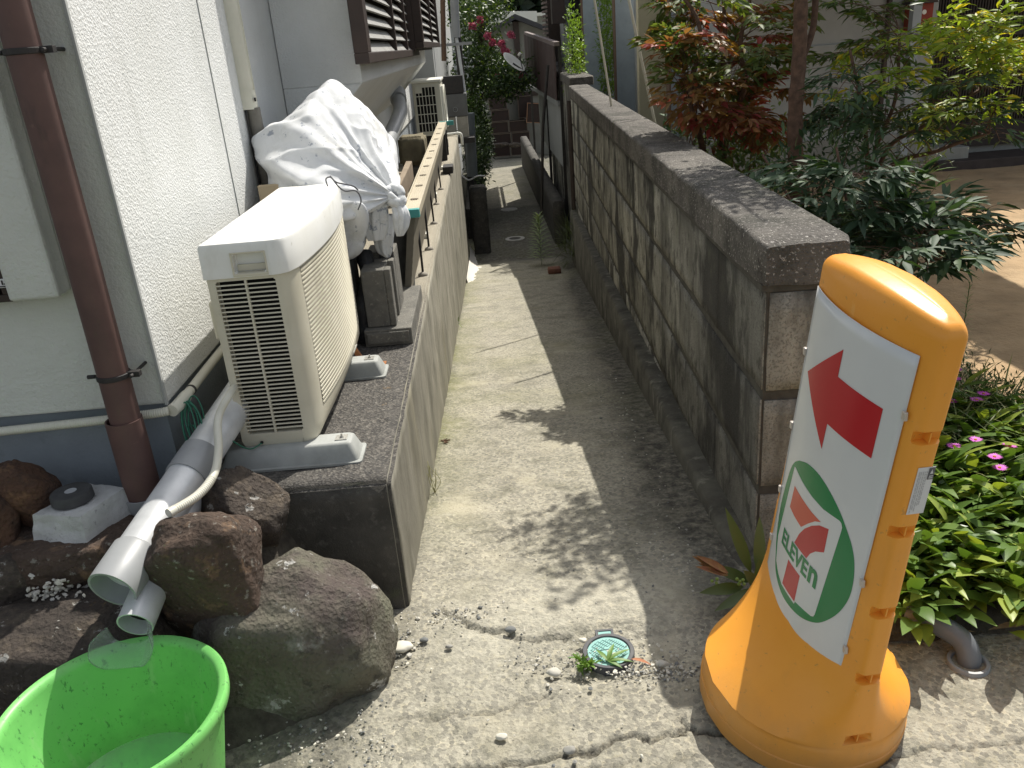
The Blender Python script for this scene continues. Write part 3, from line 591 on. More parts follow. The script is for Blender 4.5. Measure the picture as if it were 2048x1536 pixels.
# rusty angle bracket by the far foot
rb=MB(); p=pz(745,728,.445); rb.box(p[0]-.07,p[0]+.055,p[1]-.022,p[1]+.022,.441,.446); rb.lathe((p[0]+.015,p[1],.446),[(.011,0),(.011,.008),(0,.008)],6)
rb.add([(p[0]-.09,p[1]-.01,.56),(p[0]-.075,p[1]-.01,.56),(p[0]-.02,p[1]-.01,.447),(p[0]-.045,p[1]-.01,.447),(p[0]-.09,p[1]+.01,.56),(p[0]-.075,p[1]+.01,.56),(p[0]-.02,p[1]+.01,.447),(p[0]-.045,p[1]+.01,.447)],[[0,1,2,3],[7,6,5,4],[0,4,5,1],[1,5,6,2],[2,6,7,3],[3,7,4,0]])
tag(rb.build('bracket',mat('rust',(.42,.18,.07),(.22,.09,.04),30,.9),bevel=.001),'small rusty metal bracket bolted to the wall top behind the air conditioner','bracket')

# drain hose and green wire from the unit
dh=MB(); _hp=lambda px,py,y: RM@np.array([px-CX,py-CY,F_])*(y/(RM@np.array([px-CX,py-CY,F_]))[1])+np.array([0,0,H]); Q=bez([(-.86,2.62,.64),_hp(464,782,2.30),_hp(437,835,2.22),_hp(437,900,2.12),_hp(428,948,2.03),_hp(396,990,1.95),_hp(337,1027,1.865)],14)
dh.tube(Q[:60],.0115,14); corr(dh,Q[59:],.0125,.006); 
P=Q[-1]; T=nz(Q[-1]-Q[-2]); dh.lathe(P,[(.0125,-.02),(.0125,0),(.010,0),(.009,-.03),(0,-.03)],20,ax=T)
tag(dh.build('drain_hose',m_cream,smooth=True,auto=50),'thin beige drain hose curling down from the air conditioner beside the silver pipe','hose')
gw=MB()
def loop(c,a,bv,tilt,n=26,ph=0):
    t=np.linspace(0,2*np.pi*1.02,n)+ph; u=np.array([math.cos(tilt),.1,math.sin(tilt)]); v=np.array([-math.sin(tilt)*.5,.35,math.cos(tilt)])
    return np.array(c)+a*np.cos(t)[:,None]*u+bv*np.sin(t)[:,None]*v
cw=py_(385,850,2.26)
for i in range(7): gw.tube(loop(cw+rng.normal(size=3)*.008,.018+.010*rng.random(),.055+.02*rng.random(),R_(8+rng.normal()*10),30,i),.0022,6)
gw.tube(bez([cw+[0,0,.0],cw+[.03,-.02,-.02],py_(430,855,2.25),py_(470,885,2.26),py_(500,898,2.30),(-.762,2.337,.514)],10),.0022,6)
gw.tube(bez([cw+[-.005,0,-.03],cw+[-.012,-.01,-.10],cw+[.005,-.02,-.14],cw+[.012,0,-.2]],10),.0022,6); gw.tube(bez([cw+[.01,0,-.02],cw+[.0,-.01,-.09],cw+[-.01,-.0,-.15]],10),.0022,6)
tag(gw.build('wire',m_green,smooth=True),'tangled coil of thin green wire hanging by the foundation near the drain hose','wire')

# ------------------------------------------------------------------ two downhill drain pipes
def pipe_dir(): return nz([.17,.68,.20])
pd=pipe_dir()
sp=thing('drain_pipe',(-1.0,1.74,.43),'big silver drain pipe with grey sockets, upper one of the pair above the tub','pipe','silver pipes above the green tub')
E0=np.array([-1.003,1.735,.432]); 
b=MB(); b.tube([E0+pd*.05,E0+pd*.95],.0555,40); b.build('pipe',m_galv,sp,smooth=True,auto=40)
b=MB(); b.lathe(E0,[(.0545,.20),(.0545,.13),(.056,.0),(.0625,0),(.0625,.115),(.0560,.125)],48,ax=pd); b.build('socket',m_pvc,sp,smooth=True,auto=40)
b=MB(); b.lathe(E0+pd*.385,[(.0557,0),(.0605,.0),(.0605,.10),(.0557,.10)],48,ax=pd); b.build('socket',m_pvc,sp,smooth=True,auto=40)
b=MB(); b.lathe(E0,[(.0540,.10),(0.0,.10)],40,ax=pd); b.build('inside',m_black,sp)  # black disc in place of the shade inside the pipe
s2=thing('drain_pipe',(-.96,1.70,.36),'smaller silver drain pipe below the big one, its open end above the clear plastic bottle','pipe','silver pipes above the green tub')
pd2=nz([.06,.68,.22]); E1=np.array([-.957,1.705,.345]); b=MB(); b.lathe(E1,[(.041,.5),(.041,.0),(.0445,0),(.0445,.5)],40,ax=pd2); b.build('pipe',m_galv,s2,smooth=True,auto=40)
b=MB(); b.lathe(E1,[(.0408,.04),(0,.04)],30,ax=pd2); b.build('inside',m_black,s2)  # black disc, shade of the smaller pipe's mouth
# cut clear bottle hung on the lower pipe
m_clear=bpy.data.materials.new('clear_plastic'); m_clear.use_nodes=True; _b=m_clear.node_tree.nodes['Principled BSDF']; _b.inputs['Base Color'].default_value=(.80,.85,.83,1); _b.inputs['Roughness'].default_value=.22; _b.inputs['Transmission Weight'].default_value=.85; _b.inputs['IOR'].default_value=1.25; _b.inputs['Alpha'].default_value=.62
b=MB(); P=[]
for t in np.linspace(0,1,10):
    row=[]; c_=E1+np.array([-.012-.010*t,-.006-.050*t,-.004-.020*t]); r=.047+.026*t-.010*max(0,t-.8)*5*.4
    for a in np.linspace(R_(168),R_(385),34): row.append(c_+np.array([r*1.12*math.cos(a)*(1+.03*math.sin(7*a+t*3)),.012*math.sin(3*a)*t,r*math.sin(a)]))
    P.append(row)
b.grid(np.array(P)); o=b.build('plastic_bottle',m_clear,smooth=True,fix=False); s=o.modifiers.new('s','SOLIDIFY'); s.thickness=.0012
tag(o,'cut open clear plastic bottle hanging under the lower silver pipe over the green tub','bottle')

# ------------------------------------------------------------------ green tub
tb=thing('tub',(-.935,1.475,0),'round bright green plastic tub on the ground below the silver pipes','tub')
b=MB(); b.lathe((-.935,1.472,.01),[(0,.004),(.165,.004),(.172,.008),(.180,.02),(.226,.268),(.228,.278),(.236,.286),(.247,.288),(.252,.283),(.252,.262),(.248,.258),(.238,.258),(.236,.25),(.19,.0),(0,0)],96)
m_tub=mat('green_tub_plastic',(.20,.56,.15),(.175,.51,.13),3,.42,spec=.45,layers=(((.03,.13,.04),70,.615,.64,.65,(1,1,.5)),((.09,.33,.08),5,.48,.70,.5),((.36,.55,.28),18,.58,.66,.35,(1,1,.3)),((.07,.15,.05),80,.62,.66,.5)),grad=((2,.10,.02,(.10,.22,.06),.5,7),))
b.build('bowl',m_tub,tb,smooth=True,auto=45)
b=MB(); b.lathe((-.935,1.472,.01),[(.192,.085),(.1945,.087),(.1965,.0895)],96); b.build('inner_rib',m_tub,tb,smooth=True)
wt=MB(); wt.lathe((-.935,1.472,.01),[(0,.035),(.1825,.035)],64)
wm=bpy.data.materials.new('tub_water'); wm.use_nodes=True; _b=wm.node_tree.nodes['Principled BSDF']; _b.inputs['Base Color'].default_value=(.72,.92,.70,1); _b.inputs['Roughness'].default_value=.04; _b.inputs['Transmission Weight'].default_value=1.; _b.inputs['IOR'].default_value=1.33
tag(wt.build('water',wm,smooth=True),'shallow clear water standing in the bottom of the green tub','water')

# ------------------------------------------------------------------ rocks
def rock(name,c,r,seed,mi,label,nplanes=13,soft=.022,rz=0,cat='rock',group='rocks stacked at the foot of the house',sub=5,noisea=.05,flat=None):
    g=np.random.default_rng(seed); bm=bmesh.new(); bmesh.ops.create_icosphere(bm,subdivisions=sub,radius=1); V=np.array([v.co[:] for v in bm.verts])
    N=g.normal(size=(nplanes,3)); N/=np.linalg.norm(N,axis=1)[:,None]; dd=.72+.26*g.random(nplanes)
    if flat is not None:
        for fn,fd in flat: N=np.vstack([N,nz(fn)]); dd=np.append(dd,fd)
    t=dd[None]/np.maximum(V@N.T,1e-3); t=np.concatenate([t,np.full((len(V),1),1.12)],1)
    rad=-soft*np.log(np.exp(-t/soft).sum(1)); V=V*rad[:,None]
    sh=Vector(g.random(3)*50); nr=np.array([mnoise.fractal(Vector(v)*1.7+sh,1.,2.,5) for v in V]); nr2=np.array([mnoise.noise(Vector(v)*11+sh) for v in V])
    rg=np.array([abs(mnoise.noise(Vector(v)*4.3+sh*2)) for v in V]); V=V*(1+noisea*nr*1.25+.016*nr2-.05*rg)[:,None]; V=V*np.array(r); ca,sa=math.cos(rz),math.sin(rz); V=V@np.array([[ca,sa,0],[-sa,ca,0],[0,0,1]])+np.array(c)
    b=MB(); b.add(V,[[v.index for v in f.verts] for f in bm.faces]); bm.free(); o=b.build(name,m_rock[mi],smooth=True,fix=False); return tag(o,label,cat,group)
def at(px,py,y): return py_(px,py,y)
def rk(box,y,ry,*a,**k):
    x0,y0,x1,y1=box; c=at((x0+x1)/2,(y0+y1)/2,y); d=np.linalg.norm(c-[0,0,H]); rx=(x1-x0)/2*d/F_; rzv=(y1-y0)/2*d/F_
    dip=abs(c[2]-H)/d; rzz=math.sqrt(max(rzv**2-(ry*dip)**2,.0004))/max(.3,math.sqrt(1-dip*dip)); return rock('rock',c,(rx*1.08,ry*1.05,rzz*1.06),*a,**k)
rk((305,1012,532,1288),1.86,.13,3,0,'big brown boulder with sharp shaded edge right beside the silver pipe ends',noisea=.05,soft=.018,nplanes=17,flat=(((-.25,-.75,-.35),.62),((.1,.3,1),.75),((1,-.15,.2),.80)))
rk((440,1125,772,1495),1.86,.17,19,1,'huge grey green boulder with pale lichen, between the green tub and the path',soft=.05,noisea=.05,nplanes=9,flat=(((.45,.1,.9),.80),((-.3,.1,.95),.82),((.05,-1,.1),.82),((.9,-.2,.2),.85)))
rk((425,945,580,1125),2.09,.09,21,3,'dark wedge shaped rock against the end of the concrete wall',soft=.02,flat=(((.5,-.3,1),.6),))
rk((2,928,102,1062),2.13,.07,31,2,'upright reddish brown rock behind the white concrete lump with the disc',sub=4)
rk((-70,1000,37,1135),2.05,.08,32,2,'rust coloured rock at the left photo edge, above the dark round rock',sub=4)
rk((-10,1030,280,1190),2.04,.12,40,0,'wide flat dark brown rock carrying the white concrete lump',soft=.02,flat=(((0,0,1),.55),))
rk((-50,1125,68,1262),1.93,.08,51,3,'dark round rock at the left edge above the big mossy rock',sub=4)
rk((88,1135,215,1212),1.98,.07,61,2,'small reddish flat rock just above the pale gravel',sub=4,soft=.04)
rk((-90,1190,300,1460),1.82,.15,77,3,'big dark mossy rock with yellow lichen behind the green tub',soft=.025,nplanes=16,flat=(((0,.1,1),.7),))
rk((250,1180,400,1330),1.92,.11,82,3,'dark rock hidden in shade behind the lower pipe end',sub=4)
# soil bank behind the rocks
b=MB(); xs=np.linspace(-1.9,-.37,60); ys=np.linspace(1.55,2.27,40); X,Y=np.meshgrid(xs,ys); t=np.clip((Y-1.62)/.5,0,1); side=np.clip((-.52-X)/.25,0,1)
b.grid(np.stack([X,Y,(-.02+.40*t*np.clip(side*1.3,0,1)*(t>0))-.03*(1-side)+(vnoise(X,Y,18,3)-.5)*.03],-1)); struct(b.build('soil_bank',mat('dark_soil',(.05,.042,.034),(.10,.09,.07),30,.95,bump=(('n',90,.006),)),smooth=True,fix=False))
def pebbles(name,pts,smin,smax,mats,label,group=None):
    b=MB(); bm=bmesh.new(); bmesh.ops.create_icosphere(bm,subdivisions=1,radius=1); V0=np.array([v.co[:] for v in bm.verts]); F0=[[v.index for v in f.verts] for f in bm.faces]; bm.free()
    for p in pts:
        s=rng.uniform(smin,smax)*(1 if rng.random()<.85 else 1.6); V=V0*(1+.28*rng.normal(size=(len(V0),1)))*np.array([1,rng.uniform(.6,1),rng.uniform(.45,.8)])*s; a=rng.random()*6.3
        V=V@np.array([[math.cos(a),math.sin(a),0],[-math.sin(a),math.cos(a),0],[0,0,1]]); b.add(V+np.array(p),F0,rng.integers(len(mats)))
    o=b.build(name,mats,fix=False); o['kind']='stuff'; o['label']=label; o['category']='gravel'; return o
m_pebs=[mat('pebble_a',(.50,.48,.42),rough=.9),mat('pebble_b',(.30,.29,.26),rough=.9),mat('pebble_c',(.62,.59,.50),rough=.9),mat('pebble_d',(.17,.175,.17),rough=.9)]
pts=[]
for _ in range(330):
    px=rng.uniform(62,212); q=at(px,1198+rng.normal()*11+ (px<140)*rng.uniform(-28,4),1.90); pts.append(q+np.array([0,rng.uniform(-.03,.03),0]))
pebbles('gravel',pts,.004,.0085,[m_pebs[0],m_pebs[2],mat('pumice',(.55,.53,.48),rough=.95)],'pale pumice gravel lying between the rocks near the left edge')
pts=[]
for _ in range(1050):
    u=rng.random()
    if u<.34: q=q0(1215+rng.normal()*85,1318+rng.normal()*24)
    elif u<.5: q=q0(1400+rng.normal()*20-rng.random()*150,1345+rng.normal()*10)
    elif u<.66: q=q0(795+rng.normal()*22,1290+rng.normal()*22)
    elif u<.74: q=q0(900+rng.normal()*50,1232+rng.normal()*10)
    elif u<.88:
        y=2.1+rng.random()**1.5*3; q=np.array([.76+.045*(y-2.25)-.16-abs(rng.normal())*.14,y,float(zp(y))])
    else: q=np.array([rng.uniform(-.33,.9),rng.uniform(1.3,2.6),0]); q[2]=float(zp(q[1]))
    q[2]+=.001; pts.append(q)
for _ in range(230):
    q=q0(rng.uniform(440,790),1490+rng.normal()*18-abs(rng.normal())*14) if rng.random()<.5 else np.array([rng.uniform(-.62,-.36),rng.uniform(1.45,2.12),.004])
    pts.append(q)
pebbles('gravel',pts,.0016,.0048,m_pebs,'loose grit and small stone chips scattered on the path')
def stone(px,py,s,mi,seed,label,sc3=(1,.75,.5)):
    q=q0(px,py); g=rock('stone',q+np.array([0,0,s*sc3[2]*.5]),(s*sc3[0],s*sc3[1],s*sc3[2]),seed,0,label,cat='stone',group='loose stones on the path',sub=3); g.data.materials.clear(); g.data.materials.append(m_pebs[mi])
stone(805,1300,.030,2,4,'pale cream stone next to the huge boulder, largest loose stone on the path'); stone(848,1282,.013,3,5,'small blue grey angular stone right of the cream stone')
stone(898,1294,.011,1,6,'small brownish stone alone on the bare concrete right of the blue grey one'); stone(1020,1262,.017,3,7,'blue grey stone wedged in the crack left of the utility cover')
stone(1107,1348,.020,0,8,'grey flat stone in the rubble lower left of the utility cover'); stone(1003,1475,.014,2,9,'whitish stone on the concrete near the bottom crack')
stone(1325,1330,.017,0,10,'pale stone in the rubble right of the utility cover'); stone(1165,1282,.013,2,11,'whitish stone touching the upper left of the utility cover'); stone(1140,1502,.016,1,13,'grey stone lying against the bottom crack')
# white concrete lump with a grey disc
q=[at(*p) for p in ((67,1062,2.00),(203,1058,1.97),(230,1000,2.10),(110,1010,2.14))]; zb=.405
base=[(-1.335,2.0),(-1.165,1.965),(-1.095,2.12),(-1.245,2.175)]; top=[(-1.318,2.02),(-1.172,1.985),(-1.11,2.135),(-1.235,2.18)]; zt=.505
bm=bmesh.new(); vs=[bm.verts.new((x,y,zb)) for x,y in base]+[bm.verts.new((x,y,zt)) for x,y in top]
for f in ([3,2,1,0],[4,5,6,7],[0,1,5,4],[1,2,6,5],[2,3,7,6],[3,0,4,7]): bm.faces.new([vs[i] for i in f])
bmesh.ops.subdivide_edges(bm,edges=bm.edges[:],cuts=14,use_grid_fill=True); bm.normal_update()
for v in bm.verts:
    n_=v.normal; a=.010 if n_.y<-.5 and n_.z<.5 else .003; v.co+=n_*a*(mnoise.noise(v.co*22)+.6*mnoise.noise(v.co*60))
bm.verts.index_update(); b=MB(); b.add([v.co[:] for v in bm.verts],[[v.index for v in f.verts] for f in bm.faces]); bm.free()
tag(b.build('concrete_lump',m_whiteconc,smooth=True,fix=False,auto=60),'rough white concrete lump sitting on the wide flat rock by the house','concrete lump')
dk=thing('disc',(-1.235,2.085,.506),'dark grey round disc with pale centre lying on the white concrete lump','disc')
b=MB(); b.lathe((-1.232,2.08,.507),[(0,0),(.053,0),(.056,.003),(.055,.026),(.052,.030),(.016,.031)],48); b.build('body',mat('dark_grey_rubber',(.07,.07,.07),(.05,.05,.05),30,.8),dk,smooth=True,auto=40)
b=MB(); b.lathe((-1.232,2.08,.507),[(.016,.0308),(.0155,.0300),(0,.030)],30); b.build('centre',mat('pale_disc_centre',(.42,.43,.44),rough=.6),dk)

# ------------------------------------------------------------------ utility cover
mh=thing('utility_cover',tuple(q0(1217,1300)),'small round turquoise utility cover with dark rim at the near end of the path','utility cover')
mc=q0(1217,1304)+np.array([0,0,-.002]); ym=nz([.03,1,0])
b=MB(); b.lathe(mc,[(.060,-.01),(.060,.007),(.0615,.0085),(.071,.0085),(.073,.006),(.073,-.02)],56)
b.box(mc[0]-.026,mc[0]-.019,mc[1]+.062,mc[1]+.092,-.02,mc[2]+.0075); b.box(mc[0]+.019,mc[0]+.026,mc[1]+.062,mc[1]+.092,-.02,mc[2]+.0075); b.box(mc[0]-.019,mc[0]+.019,mc[1]+.085,mc[1]+.092,-.02,mc[2]+.0075)
b.build('rim',mat('dark_plastic_rim',(.055,.055,.065),(.10,.10,.10),20,.6),mh,smooth=True,auto=40)
m_turq=mat('turquoise_plastic',(.27,.52,.47),(.22,.44,.40),12,.55,layers=(((.33,.31,.24),14,.60,.75,.5),))
b=MB(); b.lathe(mc,[(0,.0045),(.0585,.0045),(.0595,-.01)],56); b.box(mc[0]-.0185,mc[0]+.0185,mc[1]+.058,mc[1]+.0845,-.02,mc[2]+.0052); lid=b.build('lid',m_turq,mh,smooth=True,auto=40)
b=MB()
for i in range(-8,9):
    for sgn in (1,-1):
        o_=i*.0068; hl=math.sqrt(max(0,.050**2-o_*o_))
        if hl<.008 or (sgn<0 and i%2): continue
        c_=mc+np.array([o_*.707,o_*.707*sgn*-1,.0052]); dv=np.array([.707,.707*sgn,0])
        if sgn>0 or True:
            segs=[(-hl,-.014),(.014,hl)] if abs(o_)<.02 else [(-hl,hl)]
            for s0,s1 in segs: b.tube([c_+dv*s0,c_+dv*s1],.0009,4)
b.tube([mc+[-.024,.006,.0055],mc+[.018,.010,.0055]],.0013,5); b.build('tread',mat('turquoise_tread',(.20,.38,.35),rough=.6),lid)
lf=MB(); leaves(lf,[q0(1262,1325)+np.array([0,0,.012])],[(1,-.35,-.02)],[(0,.2,1)],.058,.016,.15,5,.5); tag(lf.build('leaf',mat('dry_leaf',(.45,.20,.10),(.32,.13,.07),60,.8),smooth=True,fix=False),'dry orange brown leaf lying at the right edge of the utility cover','leaf')
# ------------------------------------------------------------------ sign stand
SC=np.array([.679,1.556,.632]); SU=nz([.1386,-.986,-.104]); SUP=nz([.0706,-.0953,.993]); SUP=nz(SUP-SU*(SUP@SU)); SN=np.cross(SUP,SU); SN=SN if SN[0]<0 else -SN   # SU left->right, SN faces the viewer of the board
BW,BH,BG=.354,.85,.027
def sp_(u,v,n): return SC+SU*u+SUP*v+SN*n      # v up from the board's centre
def bn(u): return -.004+BG*(1-min(1,abs(2*u/BW))**2)      # board surface
sg=thing('sign_stand',tuple(SC-SUP*.62-SN*.07),'orange plastic sign stand with red arrow above a round green and white shop logo','sign')
VB=-.632   # ground
b=MB()
def prof(v):
    hw=.206+.030*max(0,min(1,(.1-v)/.65)); return hw,.062
SIDE_NOTCH=(.268,.055,-.145,-.325,-.50)
def section(v,ins=0,nsc=1.0,dv=0,arch=False):
    NA=120; row=[]; hw,hd=prof(v); F=max(0,min(1,(-.30-v)/.225))**2.1
    for i in range(NA):
        a=2*np.pi*i/NA; ca,sa=math.cos(a),math.sin(a); ex=5.6
        u=(hw-ins)*math.copysign(abs(ca)**(2/ex),ca); k=math.copysign(abs(sa)**(2/ex),sa)
        lens=hd*(.54+.46*max(0,1-(u/hw)**2)); fl=F*(.236-.05)*math.sqrt(max(0,1-(u/.243)**2))
        n=(max(lens-ins,.004)+fl)*k*nsc; vv=v+dv
        if arch: vv+=.022*(1-(abs(u)/hw)**2.2)
        for q in SIDE_NOTCH:      # finger recesses up both narrow sides
            dz=v-q
            if abs(dz)<.0125 and abs(u)>hw*.86: u-=math.copysign(.020*max(0,1-(abs(n)/.030)**4)*(1 if dz<.007 else .45),u)
        row.append(sp_(u,vv,n-.045))
    return row
def circ(v,r):
    out=[]
    for i in range(120):
        a=2*np.pi*i/120; ca,sa=math.cos(a),math.sin(a); ex=4.6; x=math.copysign(abs(ca)**(2/ex),ca); y=math.copysign(abs(sa)**(2/ex),sa); h=math.hypot(x,y); out.append(sp_(r*x/h,v,r*y/h-.045))
    return out
P=[circ(VB,.238),circ(VB+.006,.246),circ(VB+.05,.247),circ(VB+.052,.244),circ(VB+.095,.243),circ(VB+.104,.240)]
vsn=set(np.round(np.concatenate([np.linspace(-.522,-.30,22),np.linspace(-.27,.44,26)]),4))
for q in SIDE_NOTCH:
    for d in (-.014,-.0115,-.006,0,.006,.0115,.014): vsn.add(round(q+d,4))
for v in sorted(vsn): P.append(section(v,arch=False) if v<.30 else section(v))
for v in (.45,.46): P.append(section(v))
for th in np.linspace(10,90,8): P.append([np.array(p) for p in section(.46,ins=.026*(1-math.cos(R_(th))),dv=.026*math.sin(R_(th)),arch=False)])
last=[np.array(p) for p in P[-1]]
P=P[:-8]
for th in np.linspace(0,90,9): 
    r=section(.46,ins=.024*(1-math.cos(R_(th))),dv=.026*math.sin(R_(th))); f=math.sin(R_(th)); r2=section(.46,ins=.024*(1-math.cos(R_(th))),dv=.026*math.sin(R_(th)),arch=True); P.append([np.array(x)*(1-f)+np.array(y)*f for x,y in zip(r,r2)])
for ns,dv in ((.8,.0285),(.5,.0315),(.2,.033),(.0,.0335)): P.append(section(.46,ins=.024+.03*(1-ns),nsc=ns,dv=dv-.004*(1-ns),arch=True))
P=np.array(P); b.grid(P,closeu=True); k=P.shape[1]; b.f.append(list(range(k))[::-1]); b.mi.append(0)
body=b.build('body',m_orange,sg,smooth=True,auto=50)
# ribs inside the recesses, seams
b=MB()
for q in SIDE_NOTCH:
    for s in (1,-1):
        b=MB(); hw,_=prof(q); b.add([sp_(s*(hw-.028),q-.011,-.0470),sp_(s*(hw-.002),q-.011,-.0470),sp_(s*(hw-.002),q+.011,-.0470),sp_(s*(hw-.028),q+.011,-.0470),sp_(s*(hw-.028),q-.011,-.0440),sp_(s*(hw-.002),q-.011,-.0440),sp_(s*(hw-.002),q+.011,-.0440),sp_(s*(hw-.028),q+.011,-.0440)],[[0,1,2,3],[7,6,5,4],[0,4,5,1],[1,5,6,2],[2,6,7,3],[3,7,4,0]]); b.build('rib',m_orange,sg)
# board with flared foot following the body
def bpnt(a,bb,off=0):
    u=(a-.5)*BW; v=(.5-bb)*BH; return sp_(u,v,bn(u)+off+.010*max(0,(bb-.86)/.14)**2)
b=MB(); na,nb_=28,30; b.grid(np.array([[bpnt(i/na,j/nb_,.002) for i in range(na+1)] for j in range(nb_+1)]))
o=b.build('board',m_board,sg,smooth=True); sd=o.modifiers.new('s','SOLIDIFY'); sd.thickness=.0022; sd.offset=-1; board=o
# filler between body and board so the board sits on a convex face
b=MB(); b.grid(np.array([[bpnt(.02+.96*i/na,.01+.98*j/nb_,-.0015) for i in range(na+1)] for j in range(nb_+1)]+[[sp_((.02+.96*i/na-.5)*BW,(-.49)*BH,-.05) for i in range(na+1)]])); b.grid(np.array([[bpnt(.02+.96*i/na,.01,-.0015) for i in range(na+1)],[sp_((.02+.96*i/na-.5)*BW,.49*BH,-.02) for i in range(na+1)]]))
b.build('panel_bed',m_orange,sg,smooth=True,auto=40)
def decal(name,polys,mt,off,parent=board):
    bm=bmesh.new()
    for poly in polys:
        vs_=[bm.verts.new((p[0],p[1],0)) for p in poly]; es=[bm.edges.new((vs_[i],vs_[(i+1)%len(vs_)])) for i in range(len(vs_))]
        bmesh.ops.triangle_fill(bm,use_beauty=True,edges=es)
    warp_bm(bm,name,mt,off,parent)
def warp_bm(bm,name,mt,off,parent):
    for i in range(1,40): bmesh.ops.bisect_plane(bm,geom=bm.verts[:]+bm.edges[:]+bm.faces[:],plane_co=(i/40,0,0),plane_no=(1,0,0))
    bm.verts.index_update(); b=MB(); b.add([bpnt(v.co.x,v.co.y,off+.002) for v in bm.verts],[[v.index for v in f.verts] for f in bm.faces]); bm.free()
    o=b.build(name,mt,parent,smooth=False,fix=True)
    sd=o.modifiers.new('s','SOLIDIFY'); sd.thickness=.0003; sd.offset=0
    return o
def curve2(pts,n=6): 
    P=np.array([(x,y,0) for x,y in pts]+[(pts[0][0],pts[0][1],0)]); return [tuple(p[:2]) for p in bez(np.vstack([P]),n)[:-1]]
decal('arrow',[[(.111,.217),(.490,.080),(.490,.151),(.872,.153),(.872,.283),(.480,.283),(.475,.357)]],m_red,.0006)
green=[(.24,.455),(.359,.433),(.494,.427),(.619,.44),(.738,.468),(.828,.504),(.889,.537),(.927,.576),(.947,.627),(.943,.678),(.904,.735),(.836,.787),(.753,.828),(.634,.858),(.513,.872),(.377,.875),(.267,.863),(.187,.839),(.137,.794),(.093,.738),(.071,.662),(.093,.579),(.131,.512),(.176,.478)]
decal('logo_ground',[curve2(green)],m_sgreen,.0006)
wp_=mat('logo_white',(.66,.68,.69),rough=.25,spec=.5)
decal('logo_field',[[(.194,.487),(.215,.486),(.339,.495),(.474,.501),(.61,.502),(.755,.493),(.775,.495),(.789,.505),(.788,.518),(.730,.808),(.722,.818),(.70,.824),(.525,.838),(.519,.848),(.330,.848),(.25,.835),(.207,.822),(.180,.813),(.163,.79),(.132,.741)]],wp_,.0011)
decal('logo_seven',[[(.25,.533),(.379,.537),(.507,.541),(.614,.541),(.56,.555),(.50,.580),(.429,.614),(.324,.611),(.238,.606)]],m_oran2,.0016)
decal('logo_seven',[[(.692,.539),(.608,.553),(.537,.576),(.47,.607),(.425,.638),(.388,.679),(.465,.679),(.55,.679),(.578,.654),(.621,.633),(.695,.612)],[(.356,.749),(.522,.749),(.519,.840),(.337,.840)]],m_red,.0016)
def text_mesh(s,bold=.0):
    cu=bpy.data.curves.new('t','FONT'); cu.body=s; cu.size=1; cu.offset=bold; cu.resolution_u=3; ob=bpy.data.objects.new('t',cu); COL.objects.link(ob); bpy.context.view_layer.update()
    me=bpy.data.meshes.new_from_object(ob.evaluated_get(bpy.context.evaluated_depsgraph_get())); bpy.data.objects.remove(ob); bpy.data.curves.remove(cu); return me
bm=bmesh.new(); bm.from_mesh(text_mesh('ELEVE',.028)); x1=max(v.co.x for v in bm.verts); x0=min(v.co.x for v in bm.verts); y1=max(v.co.y for v in bm.verts); y0=min(v.co.y for v in bm.verts)
for v in bm.verts: v.co=Vector((.214+(v.co.x-x0)/(x1-x0)*.372,.7365-(v.co.y-y0)/(y1-y0)*.0535,0))
warp_bm(bm,'logo_lettering',m_sgreen,.0021,board)
bm=bmesh.new(); bm.from_mesh(text_mesh('n',.03)); x1=max(v.co.x for v in bm.verts); x0=min(v.co.x for v in bm.verts); y1=max(v.co.y for v in bm.verts); y0=min(v.co.y for v in bm.verts)
for v in bm.verts: v.co=Vector((.600+(v.co.x-x0)/(x1-x0)*.090,.7365-(v.co.y-y0)/(y1-y0)*.0535,0))
warp_bm(bm,'logo_lettering',m_sgreen,.0021,board)
# clips, screws
for s,vsx in ((-1,(.27,.08,-.10,-.245)),(1,(.355-.05,-.09,-.275,-.39))):
    for v in vsx:
        b=MB(); c=sp_(s*(BW/2+.001),v,bn(BW/2)+.003); b.box(c[0]-.004,c[0]+.004,c[1]-.007,c[1]+.005,c[2]-.009,c[2]+.009); b.build('clip',mat('clear_clip',(.55,.5,.45),rough=.3,metal=.3),sg,bevel=.002)
# caution label on the narrow side: no legible wording, only its blocks and lines
def side_pt(t,v): # t 0..1 across the narrow side towards the back
    hw,hd=prof(v); return sp_(hw+.0012,v,-.045+.030-.058*t)
l0,l1=.205,.098
P=[[side_pt(t,v) for t in np.linspace(.35,.98,4)] for v in np.linspace(l0,l1,4)]
b=MB(); b.grid(np.array(P)); lb=b.build('label_sticker',mat('sticker_white',(.66,.66,.66),rough=.5),sg); lb.modifiers.new('s','SOLIDIFY').thickness=.0004
b=MB(); b.grid(np.array([[side_pt(t,v)+SU*.0008 for t in (.75,.97)] for v in (.203,.177)])); mk=b.build('print',mat('sticker_grey',(.12,.12,.13),rough=.5),lb)
b=MB(); b.add([side_pt(.80,.190)+SU*.0014,side_pt(.92,.190)+SU*.0014,side_pt(.86,.2)+SU*.0014],[[0,1,2]])
for v in (.186,.182): b.add([side_pt(.79,v)+SU*.0014,side_pt(.93,v)+SU*.0014,side_pt(.93,v-.0022)+SU*.0014,side_pt(.79,v-.0022)+SU*.0014],[[0,1,2,3]])
b.build('print',mat('sticker_pale',(.6,.6,.6),rough=.5),lb)
b=MB()
for t,vb in ((.42,.105),(.48,.11),(.56,.104),(.63,.12),(.69,.12)):
    v=.196
    while v>vb: 
        ln=rng.uniform(.003,.012); b.add([side_pt(t,v)+SU*.0008,side_pt(t+.025,v)+SU*.0008,side_pt(t+.025,v-ln)+SU*.0008,side_pt(t,v-ln)+SU*.0008],[[0,1,2,3]]); v-=ln+.002
